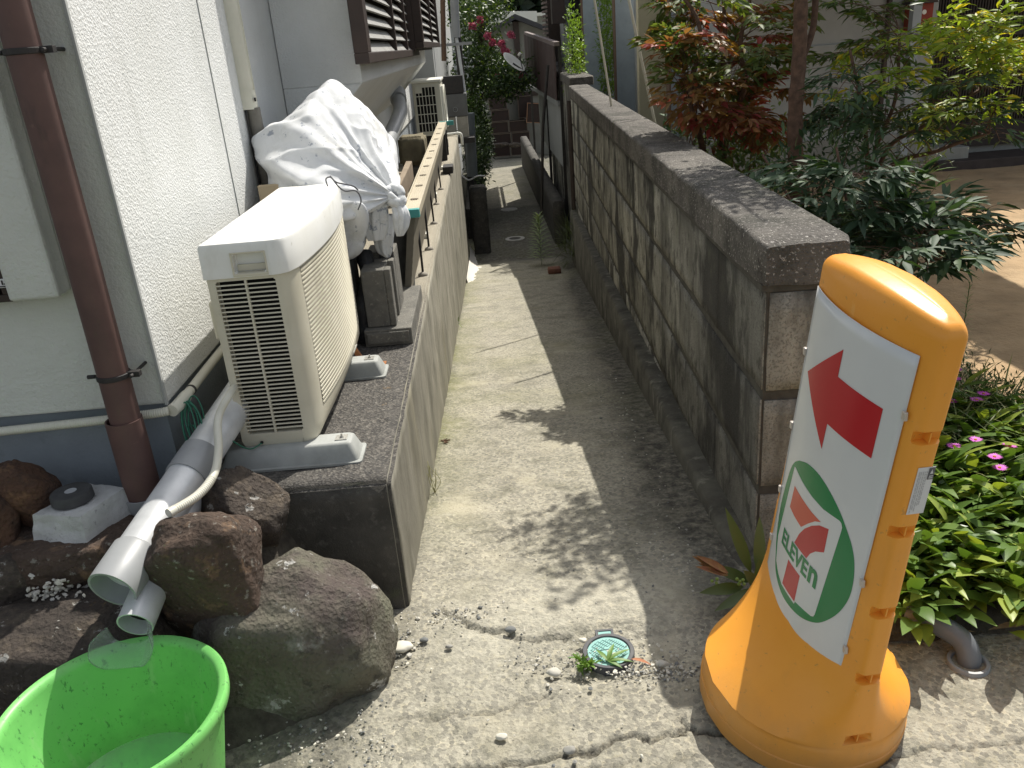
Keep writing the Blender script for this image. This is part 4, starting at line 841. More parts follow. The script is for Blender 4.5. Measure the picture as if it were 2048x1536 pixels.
b.build('print',mat('sticker_faint',(.42,.42,.43),rough=.5),lb)

# ------------------------------------------------------------------ sheet-wrapped thing, cinder block, panel
cl=thing('draped_sheet',(-.66,3.75,.44),'crumpled white patterned cotton sheet wrapped and knotted over tall equipment behind the air conditioner','sheet')
m_sheet=mat('white_cotton',(.70,.71,.72),(.62,.63,.63),8,.95,layers=(((.26,.29,.35),20,.60,.612,.8),((.70,.71,.72),34,.50,.53,.8),((.48,.45,.38),4,.56,.76,.6)),bump=(('n',400,.0006),),spec=.1)
cc=np.array([-.655,3.80,1.10]); knot=at(790,392,3.50)
ctrl=np.array([at(497,282,3.62),at(505,300,3.6),at(560,345,3.55),at(612,212,3.60),at(640,178,3.85),at(662,150,3.95),at(680,158,3.98),at(730,200,3.95),at(765,270,3.9),at(782,325,3.80),knot,at(775,400,3.50),at(720,420,3.38),at(650,400,3.30),at(590,360,3.35),at(550,330,3.40),
  (-.95,4.1,1.25),(-.9,4.3,1.3),(-.6,4.35,1.35),(-.42,4.2,1.2),(-.42,4.15,.95),(-.9,4.2,.95),(-.85,3.45,.95),at(700,440,3.36),at(640,430,3.3)])
def hull_planes(P):
    bm=bmesh.new(); [bm.verts.new(p) for p in P]; bmesh.ops.convex_hull(bm,input=bm.verts[:]); bm.normal_update()
    pl=[(np.array(f.normal),float(np.array(f.normal)@np.array(f.verts[0].co))) for f in bm.faces]; bm.free(); return pl
def drape(P,c,pole,nu,nv,wr,soft,seed,freqs,tmax=1.0,sag=.0):
    pl=hull_planes(P); N=np.array([p[0] for p in pl]); D=np.array([p[1] for p in pl])-N@c; s=np.sign(D); N=N*s[:,None]; D=D*s
    pz_=nz(pole); a=nz(np.cross(pz_,[0.1,0,1.])); bb=np.cross(pz_,a); out=np.zeros((nv+1,nu,3)); g=np.random.default_rng(seed); ph=g.random(12)*6.3
    for i in range(nv+1):
        th=math.pi*i/nv*tmax
        for j in range(nu):
            al=2*np.pi*j/nu; d=pz_*math.cos(th)+math.sin(th)*(a*math.cos(al)+bb*math.sin(al))
            t=D/np.maximum(N@d,1e-4); r=-soft*math.log(np.exp(-np.minimum(t,3)/soft).sum())
            q=c+d*r
            wv=sum(math.sin(f*al+ph[k]+1.6*mnoise.noise(Vector(q*3.2))+th*(k-1)*.5)*(1/(1+k*.35)) for k,f in enumerate(freqs))
            wv=math.copysign(abs(wv)**.8,wv)
            fall=math.exp(-max(0,th-.35)*.85)*min(1,th/.25)+.16
            r+=wr*wv*fall+.010*mnoise.fractal(Vector(q*4.5),1,2,3)
            rd=1-abs(mnoise.noise(Vector((q[0]*4.2,q[1]*4.2,q[2]*6.5+seed*3)))); r+=wr*1.0*(rd**5)-.004
            # soft swags
            r+=.010*abs(mnoise.noise(Vector((q[0]*5,q[1]*5,q[2]*9+seed))))-.006
            out[i,j]=c+d*r
    return out
P=drape(ctrl,cc,knot-cc,260,150,.0125,.007,4,(6,11,17,27))
b=MB(); b.grid(P,closeu=True); b.build('sheet',m_sheet,cl,smooth=True)
# lower skirt hanging in front
def skirt(pts_top,pts_bot,mid,nu=60,nv=36,amp=.010,f=9,seed=0,thick=.05):
    pass
sk=np.array([at(690,385,3.38),at(735,400,3.36),at(745,470,3.40),at(738,500,3.42),at(705,530,3.40),at(690,520,3.44),at(640,420,3.40),at(740,450,3.60),at(735,500,3.6),at(690,520,3.6),(-.72,3.6,.95),(-.66,3.38,.80)])
P=drape(sk,sk.mean(0),np.array([.2,0,1.]),80,60,.006,.02,9,(3,5,9)); b=MB(); b.grid(P,closeu=True); b.build('lower_wrap',m_sheet,cl,smooth=True)
# knot and tails
b=MB()
for i in range(4):
    a=i*1.3; Q=[knot+np.array([.026*math.cos(t+a),.022*math.sin(t*1.0+a),.026*math.sin(t+a*.7)+.004*math.sin(3*t)]) for t in np.linspace(0,5.6,26)]
    b.tube(Q,.017+.004*np.sin(np.linspace(0,9,26)+a),10)
b.build('knot',m_sheet,cl,smooth=True)
def tail(P,ws,seed,nf=5):
    P=bez(P,12); ws=np.interp(np.linspace(0,1,len(P)),np.linspace(0,1,len(ws)),ws); n=40; rows=[]
    for i,p in enumerate(P):
        row=[]
        for j in range(n):
            a=2*np.pi*j/n; rr=ws[i]*(1+.22*math.sin(nf*a+seed+i*.05)+.12*math.sin((nf*2+1)*a+i*.08)); row.append(p+np.array([rr*math.cos(a),rr*.55*math.sin(a),.0]))
        rows.append(row)
    b=MB(); b.grid(np.array(rows),closeu=True); k=n; b.f.append([(len(rows)-1)*k+j for j in range(k)]); b.mi.append(0); b.build('tail',m_sheet,cl,smooth=True)
tail([knot+[0,0,-.015],at(800,425,3.46),at(802,450,3.45),at(800,472,3.45)],[.018,.028,.030,.026,.012],1)
tail([knot+[-.02,.02,-.02],at(752,415,3.50),at(752,450,3.50),at(755,480,3.5)],[.03,.042,.05,.045,.03],2)
tail([at(770,430,3.58),at(768,470,3.56),at(770,500,3.56),at(776,515,3.56)],[.04,.04,.035,.026,.008],3)
b=MB(); b.tube(bez([at(655,372,3.27),at(652,358,3.28),at(662,355,3.27),at(676,372,3.26),at(690,382,3.27),at(712,382,3.28),at(722,400,3.30),at(716,420,3.30)],10),.0028,6); b.tube(bez([at(660,352,3.27),at(672,364,3.26),at(688,368,3.27),at(706,372,3.28),at(716,380,3.3)],8),.0028,6); b.build('cord',mat('grey_cord',(.10,.10,.11),rough=.8),cl,smooth=True)
# what stands under the sheet: a cardboard-coloured board and legs
b=MB(); b.box(-.93,-.66,3.46,3.49,.80,1.14); tag(b.build('board',m_tan,bevel=.002),'tan board peeping out under the left edge of the white sheet','board')
b=MB(); Q=bez([(-.56,3.6,.80),(-.55,3.52,.70),(-.575,3.46,.60),(-.585,3.45,.445)],10); b.tube(Q,[.034+.004*math.sin(i*.7) for i in range(len(Q))],16)
b.box(-.66,-.60,3.50,3.62,.44,.95); b.box(-.50,-.44,3.62,3.66,.44,.98)
tag(b.build('stand',mat('black_bag',(.022,.022,.024),(.045,.045,.045),12,.45,bump=(('n',30,.01),)),smooth=True,auto=40),'black covered support under the white wrapped sheet beside the cinder block','stand')
# grey concrete slab with a block upright on it
sb=thing('concrete_slab',(-.46,3.55,.44),'flat grey concrete slab lying on the wall top under the upright block','slab')
m_cinder=mat('cinder_grey',(.20,.19,.165),(.14,.135,.12),20,.95,layers=(((.36,.34,.29),70,.58,.66,.6),((.05,.05,.045),6,.60,.74,.6)),bump=(('n',150,.004),))
b=MB(); b.box(-.575,-.372,3.37,4.05,.441,.515); b.box(-.565,-.382,3.36,3.37,.455,.505); b.build('slab',m_cinder,sb,bevel=.006)
ck=thing('cinder_block',(-.50,3.46,.516),'grey cinder block standing upright on the concrete slab, grooved top','cinder block')
b=MB(); b.box(-.560,-.462,3.405,3.62,.517,.765); b.box(-.462,-.436,3.405,3.47,.517,.765); b.box(-.462,-.436,3.56,3.62,.517,.765); b.box(-.560,-.436,3.63,3.80,.517,.79)
b.build('block',m_cinder,ck,bevel=.005)
# long beige slatted panel on edge
pn=thing('slatted_panel',(-.40,4.0,.46),'long beige slatted panel standing on edge along the wall top with turquoise end caps','panel')
PX=lambda y:-.410-.0058*(y-4.0)*1.0
b=MB(); m_panel=mat('beige_panel',(.25,.225,.175),(.20,.18,.14),3,.55,layers=(((.22,.19,.14),6,.60,.8,.4),),bump=(('w',55,.002,(1,0,0)),))
def pbox(b,d0,d1,y0,y1,z0,z1): 
    P=[(PX(y)+d,y,z) for z in (z0,z1) for y in (y0,y1) for d in (d0,d1)]; b.add(P,[[0,2,3,1],[4,5,7,6],[0,1,5,4],[2,6,7,3],[0,4,6,2],[1,3,7,5]])
P=[(PX(y)+d,y,z) for z,ds_ in ((.472,(-.048,-.016)),(.872,(.016,.054))) for y in (4.03,8.95) for d in ds_]; b.add(P,[[0,2,3,1],[4,5,7,6],[0,1,5,4],[2,6,7,3],[0,4,6,2],[1,3,7,5]]); b.build('panel_body',m_panel,pn,bevel=.003)
b=MB(); pbox(b,0,.074,4.02,8.97,.872,.898); pbox(b,-.004,.004,4.02,8.97,.866,.906); pbox(b,.066,.076,4.02,8.97,.860,.902)
for i in range(1,5): pbox(b,.012*i+.004,.012*i+.006,4.02,8.97,.898,.9005)
b.build('top_rail',mat('pale_top_rail',(.55,.49,.37),(.48,.42,.31),3,.5,layers=(((.28,.25,.18),8,.62,.8,.4),)),pn,bevel=.0015)
b=MB()
ysl=[pz(x,y,.9)[1] for x,y in ((828,398),(838,371),(846,350),(852,332),(857,316),(862,302),(867,289),(871,278),(876,267),(880,257))]
for y in ysl: 
    b=MB(); c=np.array([PX(y)+.036,y,.9012]); b.lathe(c,[(0,0),(.022,0),(.022,.0005),(0,.0005)],20); b.build('slot',mat('slot_brown',(.16,.13,.09),rough=.8),pn)
m_teal=mat('turquoise_cap',(.08,.36,.34),rough=.45); b=MB()

for a_ in ((-.004,.078,3.985,4.025,.862,.902),(-.055,-.008,3.99,4.03,.455,.472),(-.006,.15,8.965,9.0,.86,.904)): b=MB(); pbox(b,*a_); b.build('end_cap',m_teal,pn,bevel=.003)
b=MB()
for y in (4.05,5.5,7.1,8.8): b=MB(); pbox(b,-.06,.0,y,y+.09,.441,.470); b.build('foot',m_white,pn,bevel=.003)
# black steel stakes beside it
stk=None
sps=[((846,548),(836,452)),((858,497),(848,405)),((868,446),(858,368)),((873,408),(866,345)),((882,378),(875,325))]
for i,(pb,pt) in enumerate(sps):
    q=pz(*pb,.445); tpt=at(*pt,q[1]+.02)
    root=thing('stake',tuple(q),'','steel stake','black steel stakes beside the beige panel')
    b=MB(); b.tube([q+[0,0,-.02],q*.5+tpt*.5,tpt],.0065,8); b.build('rod',m_blackmetal,root,smooth=True)
    b=MB(); b.lathe(q,[(.028,-.004),(.026,.004),(.015,.010),(.006,.013)],14); b.build('mortar_dab',mat('mortar_grey',(.33,.30,.25),rough=.95),root,smooth=True)
    root['label']='thin black steel stake set in the wall top, '+('nearest the camera','second from the camera','middle of the row of five','fourth from the camera','farthest, beside the small black box')[i]
b=MB(); p=pz(893,345,.44); b.box(p[0]-.03,p[0]+.07,p[1]-.12,p[1]+.12,.441,.51); tag(b.build('bracket',m_blackmetal,bevel=.006),'small black box shaped bracket on the wall top beside the middle of the panel','bracket')
# grey bucket between sheet and panel
bk=thing('bucket',(-.50,4.35,.44),'grey plant pot with dark rim between the white sheet and the beige panel','pot')
b=MB(); b.lathe((-.495,4.30,.45),[(0,0),(.07,0),(.088,.32),(.094,.325),(.094,.345),(.088,.345),(.086,.335),(.07,.31),(0,.31)],36); b.build('pot',mat('grey_pot',(.15,.155,.155),(.10,.105,.105),10,.6),bk,smooth=True,auto=40)
b=MB(); b.lathe((-.495,4.30,.45),[(.0,.318),(.07,.315)],24); b.build('contents',mat('pale_sand',(.55,.52,.45),rough=.95),bk)
# stones, elbow pipe, planks near the second unit
q=at(822,285,7.2)
b=rough_box('stone_block',-.66,-.47,7.1,7.4,.44,.72,[m_cinder],.04,.012,.02); tag(b,'rough grey stone block on the wall top below the square brown one','stone block')
b=rough_box('stone_block',-.70,-.485,7.08,7.36,.724,.95,[mat('brown_stone',(.22,.19,.12),(.15,.13,.085),12,.95,bump=(('n',60,.006),))],.04,.012,.02); tag(b,'square brownish stone block stacked on the grey one near the far air conditioner','stone block')
ep=thing('elbow_pipe',(-.8,6.9,.44),'grey elbow drain pipe leaning out from under the bay beside the stone blocks','pipe')
b=MB(); Q=bez([at(795,190,8.3),at(800,215,7.9),at(800,226,7.6),at(793,245,7.3),at(782,270,7.0),at(770,300,6.6)],8); b.tube(Q,.062,20); b.build('pipe',m_pvc,ep,smooth=True)
b=MB(); b.tube([at(795,186,8.3),at(797,200,8.12)],.075,20); b.build('socket',m_pvc,ep,smooth=True,auto=40)
b=MB(); b.add([at(790,372,5.0),at(800,372,5.02),at(824,322,5.9),at(812,322,5.88)]+[np.array([0,0,-.12])+v for v in (at(790,372,5.0),at(800,372,5.02),at(824,322,5.9),at(812,322,5.88))],[[0,1,2,3],[7,6,5,4],[0,4,5,1],[1,5,6,2],[2,6,7,3],[3,7,4,0]]); b.box(-.62,-.56,5.85,5.9,.44,.83); b.box(-.60,-.585,4.9,5.9,.5,.66)
tag(b.build('plank',mat('old_timber',(.30,.24,.17),(.22,.17,.12),10,.9),bevel=.003),'old timber planks leaning between the pot and the stone blocks','plank')
b=MB(); b.add([at(800,420,4.9),at(722,330,5.2),at(722,420,4.9)],[[0,1,2]])
# second air conditioner
a2=thing('air_conditioner',(-.58,9.6,.62),'smaller cream air conditioner unit with square side grid farther down the alley','air conditioner')
x0,x1,y0,y1,z0,z1=-.715,-.415,9.5,10.25,.72,1.27
b=MB(); b.box(x0,x1,y0,y1,z0,z1); b.build('body',m_cream,a2,bevel=.008)
b=MB(); b.box(x0-.012,x1+.015,y0-.012,y1+.01,z1+.001,z1+.028); b.build('top_cover',m_white,a2,bevel=.006)
b=MB(); gx0,gx1,gz0,gz1=x0+.03,x1-.055,z0+.045,z1-.04; b.box(gx0,gx1,y0-.004,y0-.001,gz0,gz1); b.build('recess',m_black,a2)
b=MB()
for i in range(7): x=gx0+(gx1-gx0)*i/6; b.box(x-.0035,x+.0035,y0-.012,y0-.0045,gz0,gz1)
for i in range(6): z=gz0+(gz1-gz0)*i/5; b.box(gx0,gx1,y0-.0115,y0-.005,z-.004,z+.004)
b.box(gx0,gx0+.075,y0-.013,y0-.0045,gz1-.06,gz1); b.build('side_grille',m_cream,a2)
b=MB()
for i in range(16): b.box(x1,x1+.022,y0+.1+i*.035,y0+.108+i*.035,z0+.05,z1-.05)
b.lathe((x1+.004,9.88,1.0),[(.22,0),(.23,.03),(.21,.03),(.2,0)],30,ax=(1,0,0)); b.build('fan_guard',m_white,a2)
b=MB(); b.box(x0+.0,x1,y0+.08,y0+.14,.436,.719); b.box(x0,x1,y1-.16,y1-.1,.436,.719); b.build('bracket',m_blackmetal,a2,bevel=.004)
# white wash and grass at the wall foot, rubble brick
b=MB(); P=[]
for t in np.linspace(0,1,26):
    y=13.2-3.1*t; row=[]
    for u in np.linspace(0,1,9):
        w=.16*math.sin(math.pi*min(1,.06+t*.94))**.6*(1+.5*mnoise.noise(Vector((t*14,3,0))))+.02; row.append((-.352+u*w,y,float(zp(y))+.006+.10*(1-u)**2.5*(1-.5*t)+.012*mnoise.noise(Vector((t*18,u*4,1)))-.012*u))
    P.append(row)
b.grid(np.array(P))
tag(b.build('mortar_patch',mat('white_mortar',(.66,.62,.55),rough=.95),smooth=True),'splashed white mortar at the foot of the left wall where the path turns dark','mortar')
q=q0(1112,545); o=rough_box('brick',q[0]-.10,q[0]+.06,q[1]-.12,q[1]+.05,q[2],q[2]+.075,[mat('red_brick',(.24,.11,.07),(.15,.07,.05),14,.9)],.03,.008,.008); tag(o,'broken reddish brick lying by the right wall beside the tall weed','brick')
q=q0(890,885); b=MB()
for i in range(16): d=rdir(1)[0]; d[2]=abs(d[2])*.5; b.tube([q+[0,0,.008],q+d*rng.uniform(.015,.04)+[0,0,.008]],.0022,5)
tag(b.build('twigs',mat('dead_twig',(.16,.09,.055),rough=.9)),'little heap of dead brown twigs at the foot of the left wall','twigs')
# ------------------------------------------------------------------ right-hand house and its yard
hr=thing('house',(4,9,0),'grey plastered single storey house with dark slatted entrance door behind the garden','house')
b=MB(); b.box(2.50,4.70,9.0,14,.40,2.7); b.box(4.70,10,9.35,14,.0,2.7); b.box(2.46,4.70,8.965,9.0,1.26,1.34); b.build('wall',m_wallg,hr,bevel=.006)
b=MB(); b.box(2.46,4.72,8.96,14,-.2,.40); b.box(4.72,5.15,8.9,9.35,-.05,.22); b.build('foundation',mat('pale_foundation',(.34,.34,.31),(.26,.26,.23),4,.95,bump=(('n',60,.004),)),hr,bevel=.01)
b=MB(); b.box(4.16,4.20,8.95,8.999,.40,2.7); b.box(4.70,4.80,9.20,9.349,.05,2.7); b.box(4.80,10,9.20,9.345,2.3,2.7); b.build('timber_post',m_brown,hr,bevel=.003)
b=MB(); b.box(4.80,7.6,9.30,9.345,.16,2.3,mi=1)
for i in range(92): x=4.82+i*.03; b.box(x,x+.016,9.27,9.299,.42,2.3)
b.box(4.80,7.6,9.26,9.30,.16,.42); b.box(6.1,6.18,9.25,9.268,.42,2.3); b.box(4.80,7.6,9.25,9.268,1.28,1.34)
b.build('door',[mat('slatted_door_brown',(.040,.030,.024),(.028,.022,.018),10,.6),m_black],hr)
b=MB(); b.box(4.75,9,8.75,9.25,-.05,.10); b.build('threshold',mat('dark_threshold',(.07,.055,.05),(.05,.04,.035),10,.8),hr,bevel=.01)
b=MB(); b.prism([(2.35,8.42,2.55),(2.35,8.42,2.63),(2.35,11.2,3.3),(2.35,14.0,2.63),(2.35,14.0,2.55),(2.35,11.2,3.2)],(9.5,0,0)); b.build('roof',m_tile,hr)
b=MB()
for x0,x1,yy in ((2.355,2.61,10.7),(2.26,2.615,14.3),(1.893,2.18,15.5)):
    bb=MB(); bb.box(x0,x1,yy,yy+.2,-1.6,3.1); bb.box(x0-.02,x0,yy,yy+.19,-1.6,3.1,mi=1); bb.build('porch_post',[m_post,mat('rusty_edge',(.20,.13,.09),rough=.8)],hr,bevel=.004)
b=MB(); b.box(2.11,3.2,11.5,11.65,-.2,2.75); b.build('cream_wall',m_creamwall,hr)
# slab added out of view to shade the yard, gap lets sun through
cy=thing('shade_slab',(3.1,7,2.5),'flat roof slab added out of view to shade the yard, gap lets sun in','shade_slab')
b=MB(); b.box(1.95,2.8,4.3,8.41,2.46,2.52); b.box(3.5,4.2,4.3,8.41,2.46,2.52); b.box(2.8,3.5,4.3,4.75,2.46,2.52); b.box(2.8,3.5,5.6,8.41,2.46,2.52); b.build('roof',m_tile,cy); b=MB(); b.box(4.1,4.18,4.6,4.68,0,2.459); b.build('post',m_post,cy); b=MB(); b.box(4.1,4.18,8.3,8.38,0,2.459); b.build('post',m_post,cy)
mx=thing('mailbox',(4.45,8.9,1.39),'small red wooden mailbox with dark roof on the grey house wall behind the shrub','mailbox')
b=MB(); b.box(4.335,4.56,8.83,8.96,1.40,1.655); b.build('box',mat('mailbox_red',(.30,.045,.025),(.22,.035,.02),14,.6),mx,bevel=.004)
b=MB(); b.prism([(4.30,8.80,1.655),(4.59,8.80,1.655),(4.55,8.80,1.72),(4.34,8.80,1.72)],(0,.18,0)); b.build('roof',m_brown,mx)
b=MB(); b.lathe((4.47,8.829,1.575),[(0,0),(.022,0),(.022,-.003),(0,-.003)],24,ax=(0,1,0)); b.build('disc',m_white,mx)
b=MB()
for a in (dict(x0=4.375,x1=4.405,z0=1.565,z1=1.569),dict(x0=4.375,x1=4.405,z0=1.553,z1=1.557),dict(x0=4.388,x1=4.392,z0=1.53,z1=1.553)): b.box(a['x0'],a['x1'],8.8265,8.8295,a['z0'],a['z1'])
b.build('postal_mark',m_white,mx)
for (p0,p1,y,lab) in (((1184,-30),(1218,182),7.6,'pale thin garden cane leaning behind the wall, left one between the grey posts'),((1262,20),(1309,242),6.3,'pale thin garden cane leaning behind the wall, nearer one in front of the cream wall')):
    a,c=at(*p0,y+.1),at(*p1,y); c2=c+(c-a)*.9; b=MB(); b.tube([a+(a-c)*.3,a,c,c2],.010,8); tag(b.build('garden_cane',mat('pale_cane',(.55,.52,.42),rough=.6),smooth=True),lab,'garden cane','garden canes behind the wall')
c=at(1332,202,6.2); rf=thing('flower',tuple(c-[0,0,.5]),'single red orange zinnia on a green stem between the cane and the right grey post','flower')
b=MB(); b.tube([c-[0,0,.9],c-[0.02,0,.3],c],.004,6); b.build('stem',m_stem,rf)
b=MB(); d=rdir(70); d[:,2]=np.abs(d[:,2])*.6; leaves(b,c+d*.004,d,np.tile([0,0,1.],(70,1))+.01,.034,.014,.2,2); b.build('petals',mat('zinnia_red',(.62,.05,.02),(.75,.18,.03),60,.6),rf,fix=False)
b=MB(); n=26; P=c-[0,0,.10]-np.outer(rng.random(n),[0,0,.32]); d=rdir(n); d[:,2]*=.4; leaves(b,P,d,np.tile([0,0,1.],(n,1))+.01,.09,.035,.3,3); b.build('foliage',leafmat('zinnia_leaf',(.05,.12,.03),(.10,.20,.06)),rf,smooth=True,fix=False)

# ------------------------------------------------------------------ shrubs with pinnate fronds
def frond(lb,tb,S,T,L,W,n2=4,droop=.12,spread=.16,up=(0,0,1)):
    S=np.array(S,float);T=np.array(T,float); Lf=np.linalg.norm(T-S); mid=(S+T)/2+np.array([0,0,droop*Lf]); Q=bez([S,mid,T],8); tb.tube(Q,np.linspace(.0035,.0012,len(Q)),5,cap=False)
    D=nz(T-S); side=nz(np.cross(D,[0,0,1.])+rng.normal(size=3)*.15); pos=[];dirs=[];ups=[]
    for k in range(n2):
        f=.42+.58*(k+.5)/n2; P=Q[min(len(Q)-1,int(f*(len(Q)-1)))]; ln=spread*(1.05-.55*k/n2)
        for s in (-1,1):
            d2=nz(D*.75+side*s*1.0+rng.normal(size=3)*.15+np.array([0,0,-.05])); E_=P+d2*ln; tb.tube([P,(P+E_)/2+[0,0,.004],E_],.0009,4,cap=False)
            for t in (.38,.70,1.0):
                c=P+(E_-P)*t
                for s2 in ((-1,1) if t<1 else (-1,0,1)):
                    d3=nz(d2*.9+np.cross(d2,[0,0,1.])*s2*.85+rng.normal(size=3)*.22+np.array([0,0,-.18])); pos.append(c);dirs.append(d3);ups.append(np.array([0,0,1.])+rng.normal(size=3)*.35)
    for s2 in (-1,0,1): pos.append(T);dirs.append(nz(D+side*s2*.7+rng.normal(size=3)*.15));ups.append([0,0,1.])
    n=len(pos); leaves(lb,pos,dirs,ups,L*rng.uniform(.7,1.2,n),W*rng.uniform(.8,1.15,n),.20,3,.28,.36)
def shrub(name,base,canes,targets,lmats,L,W,label,cat='shrub',n2=4,spread=.16,caner=.012,group=None,barkm=None):
    """canes: list of point lists; targets: list of (point, material index)"""
    root=thing(name,base,label,cat,group); tb=MB()
    for cn in canes: 
        q=bez(cn,8); tb.tube(q,np.linspace(caner,caner*.45,len(q)),8)
    nodes=np.concatenate([bez(cn,8)[6:] for cn in canes]); lb=[MB() for _ in lmats]
    for T,mi in targets:
        T=np.array(T); d=np.linalg.norm(nodes-T,axis=1)+np.maximum(0,nodes[:,2]-T[2])*.8; S=nodes[np.argmin(np.abs(d-.38))] if d.min()<.38 else nodes[np.argmin(d)]
        frond(lb[mi],tb,S,T,L,W,n2,spread=spread)
    tb.build('stems',barkm or m_bark,root,smooth=True)
    for bb,mt in zip(lb,lmats):
        if bb.n: bb.build('foliage',mt,root,smooth=True,fix=False)
    return root
def blob(pxs,y0,y1,n):
    """random points in a photograph-outline region taken between two real distances"""
    pxs=np.array(pxs,float); out=[]; lo,hi=pxs.min(0),pxs.max(0)
    while len(out)<n:
        p=rng.uniform(lo,hi); ins=False; j=len(pxs)-1
        for i in range(len(pxs)):
            if (pxs[i][1]>p[1])!=(pxs[j][1]>p[1]) and p[0]<(pxs[j][0]-pxs[i][0])*(p[1]-pxs[i][1])/(pxs[j][1]-pxs[i][1]+1e-9)+pxs[i][0]: ins=not ins
            j=i
        if ins: out.append(at(p[0],p[1],rng.uniform(y0,y1)))
    return out
lf_dark=leafmat('leaf_dark',(.028,.062,.030),(.055,.105,.045),(.12,.18,.09),.28,.6)
lf_lime=leafmat('leaf_lime',(.22,.34,.05),(.36,.46,.07),(.75,.62,.06),.5,.5,.16)
lf_mid=leafmat('leaf_mid',(.07,.13,.045),(.12,.19,.06),(.20,.24,.05),.35)
lf_red=leafmat('leaf_red',(.27,.11,.065),(.34,.17,.08),(.46,.09,.09),.4,.55,.3)
lf_or=leafmat('leaf_orange',(.20,.12,.04),(.28,.15,.05),(.36,.10,.05),.4,.45,.2)
lf_grn=leafmat('leaf_redgreen',(.11,.17,.055),(.18,.23,.065),(.28,.19,.06),.45,.55)
# dark green one near the wall end
Bs=(1.50,3.40,0)
T=[(p,0) for p in blob([(1575,345),(1780,330),(1900,400),(1960,470),(2000,520),(1880,520),(1790,540),(1700,510),(1640,440)],2.95,3.9,29)]+[(at(2046,474,3.3),0),(at(1945,515,3.0),0),(at(2010,455,3.4),0),(at(1855,545,2.9),0),(at(1760,520,2.8),0),(at(1620,395,3.0),0)]
shrub('shrub',Bs,[[Bs,(1.48,3.4,.4),(1.50,3.42,.8),(1.46,3.5,1.1)],[Bs,(1.56,3.4,.4),(1.66,3.45,.75),(1.85,3.5,.95)],[Bs,(1.45,3.5,.4),(1.35,3.6,.8),(1.25,3.8,1.05)],[Bs,(1.62,3.3,.5),(1.85,3.2,.72)]],T,[lf_dark],.105,.026,'dense dark green pinnate shrub hanging over the near end of the block wall',n2=4,spread=.17,group='garden shrubs behind the block wall')
# yellow-green one at the right
b0=at(1745,420,4.7); b0[2]=0
T=[(p,0) for p in blob([(1640,150),(1720,60),(1900,60),(2048,60),(2048,270),(1900,285),(1760,230),(1680,210)],4.0,5.2,24)]+[(p,0) for p in blob([(1880,20),(2060,10),(2060,150),(1900,140)],3.9,4.8,13)]+[(p,1) for p in blob([(1600,150),(1760,130),(2040,200),(2040,290),(1760,270),(1620,260)],3.9,5.2,22)]+[(p,2) for p in blob([(1640,-20),(1760,-20),(1790,150),(1650,160)],4.6,5.3,10)]
def up(p,z): return (p[0],p[1],z)
shrub('shrub',tuple(b0),[[b0,at(1745,330,4.75),at(1790,200,4.7),at(1800,60,4.8)],[b0,at(1735,330,4.7),at(1720,200,4.6),at(1700,100,4.7)],[b0,at(1760,330,4.65),at(1850,250,4.5),at(1960,180,4.4)],[b0,at(1760,360,4.65),at(1880,300,4.4),at(1980,265,4.3)]],T,[lf_lime,lf_dark,lf_mid],.080,.020,'tall yellow green pinnate shrub in front of the dark slatted door',n2=4,spread=.17,caner=.016,group='garden shrubs behind the block wall')
# red and green one over the middle of the wall
b1=at(1440,250,5.3); b1[2]=0
T=[(p,1) for p in blob([(1240,-30),(1640,-30),(1620,140),(1500,220),(1380,190),(1300,80)],4.7,5.8,30)]+[(p,2) for p in blob([(1280,-20),(1640,0),(1620,300),(1440,330),(1360,250)],4.6,5.8,15)]+[(p,0) for p in blob([(1250,20),(1380,0),(1580,60),(1560,200),(1500,270),(1420,260),(1370,180),(1300,90)],4.8,5.6,14)]+[(p,0) for p in blob([(1370,200),(1600,240),(1620,290),(1480,310),(1390,260)],4.6,5.3,9)]+[(p,1) for p in blob([(1280,60),(1360,40),(1400,170),(1330,150)],4.8,5.4,6)]
shrub('shrub',tuple(b1),[[b1,at(1440,300,5.35),at(1438,200,5.35),at(1450,60,5.3),at(1440,-60,5.3)],[b1,at(1450,300,5.3),at(1490,170,5.2),at(1480,90,5.2),at(1510,-40,5.2)],[b1,at(1405,300,5.2),at(1380,200,5.1),at(1400,60,5.1),at(1350,-30,5.2)]],T,[lf_red,lf_grn,lf_or],.080,.030,'tall pinnate shrub with red and green leaves leaning over the middle of the block wall',n2=4,spread=.16,caner=.022,group='garden shrubs behind the block wall')
# straight reddish trunk tree with crown above the frame
tr=thing('tree',(1.62,4.35,0),'slender tree with peeling reddish trunk rising out of the photo behind the dark green shrub','tree')
b=MB(); q=bez([(1.62,4.35,-.02),at(1592,420,4.3),at(1590,250,4.25),at(1598,120,4.25),at(1602,0,4.25),at(1606,-160,4.3),at(1600,-350,4.3)],8); b.tube(q,np.linspace(.042,.027,len(q))*(1+.07*np.sin(np.arange(len(q))*1.7)),14); b.tube(bez([at(1600,130,4.27),at(1625,60,4.3),at(1632,-20,4.3),at(1640,-200,4.35)],8),.016,8)
for i in range(9):
    z=rng.uniform(1.9,2.6); a=rng.random()*6.3; s=np.array([1.57,4.3,z]); b.tube([s,s+np.array([math.cos(a)*.3,math.sin(a)*.3,.15]),s+np.array([math.cos(a)*.65,math.sin(a)*.6,.25])],[.012,.008,.004],6)
b.build('trunk',m_bark,tr,smooth=True)
b=MB(); n=1500; cc_=rdir(26)*np.array([.50,.55,.28])*rng.uniform(.5,1,(26,1))+np.array([1.62,4.25,2.45]); P=cc_[rng.integers(0,26,n)]+rng.normal(size=(n,3))*.11; P=P[P[:,2]>2.08]; leaves(b,P,rdir(len(P)),rdir(len(P)),.07,.028,.2,3); b.build('crown',lf_grn,tr,smooth=True,fix=False)
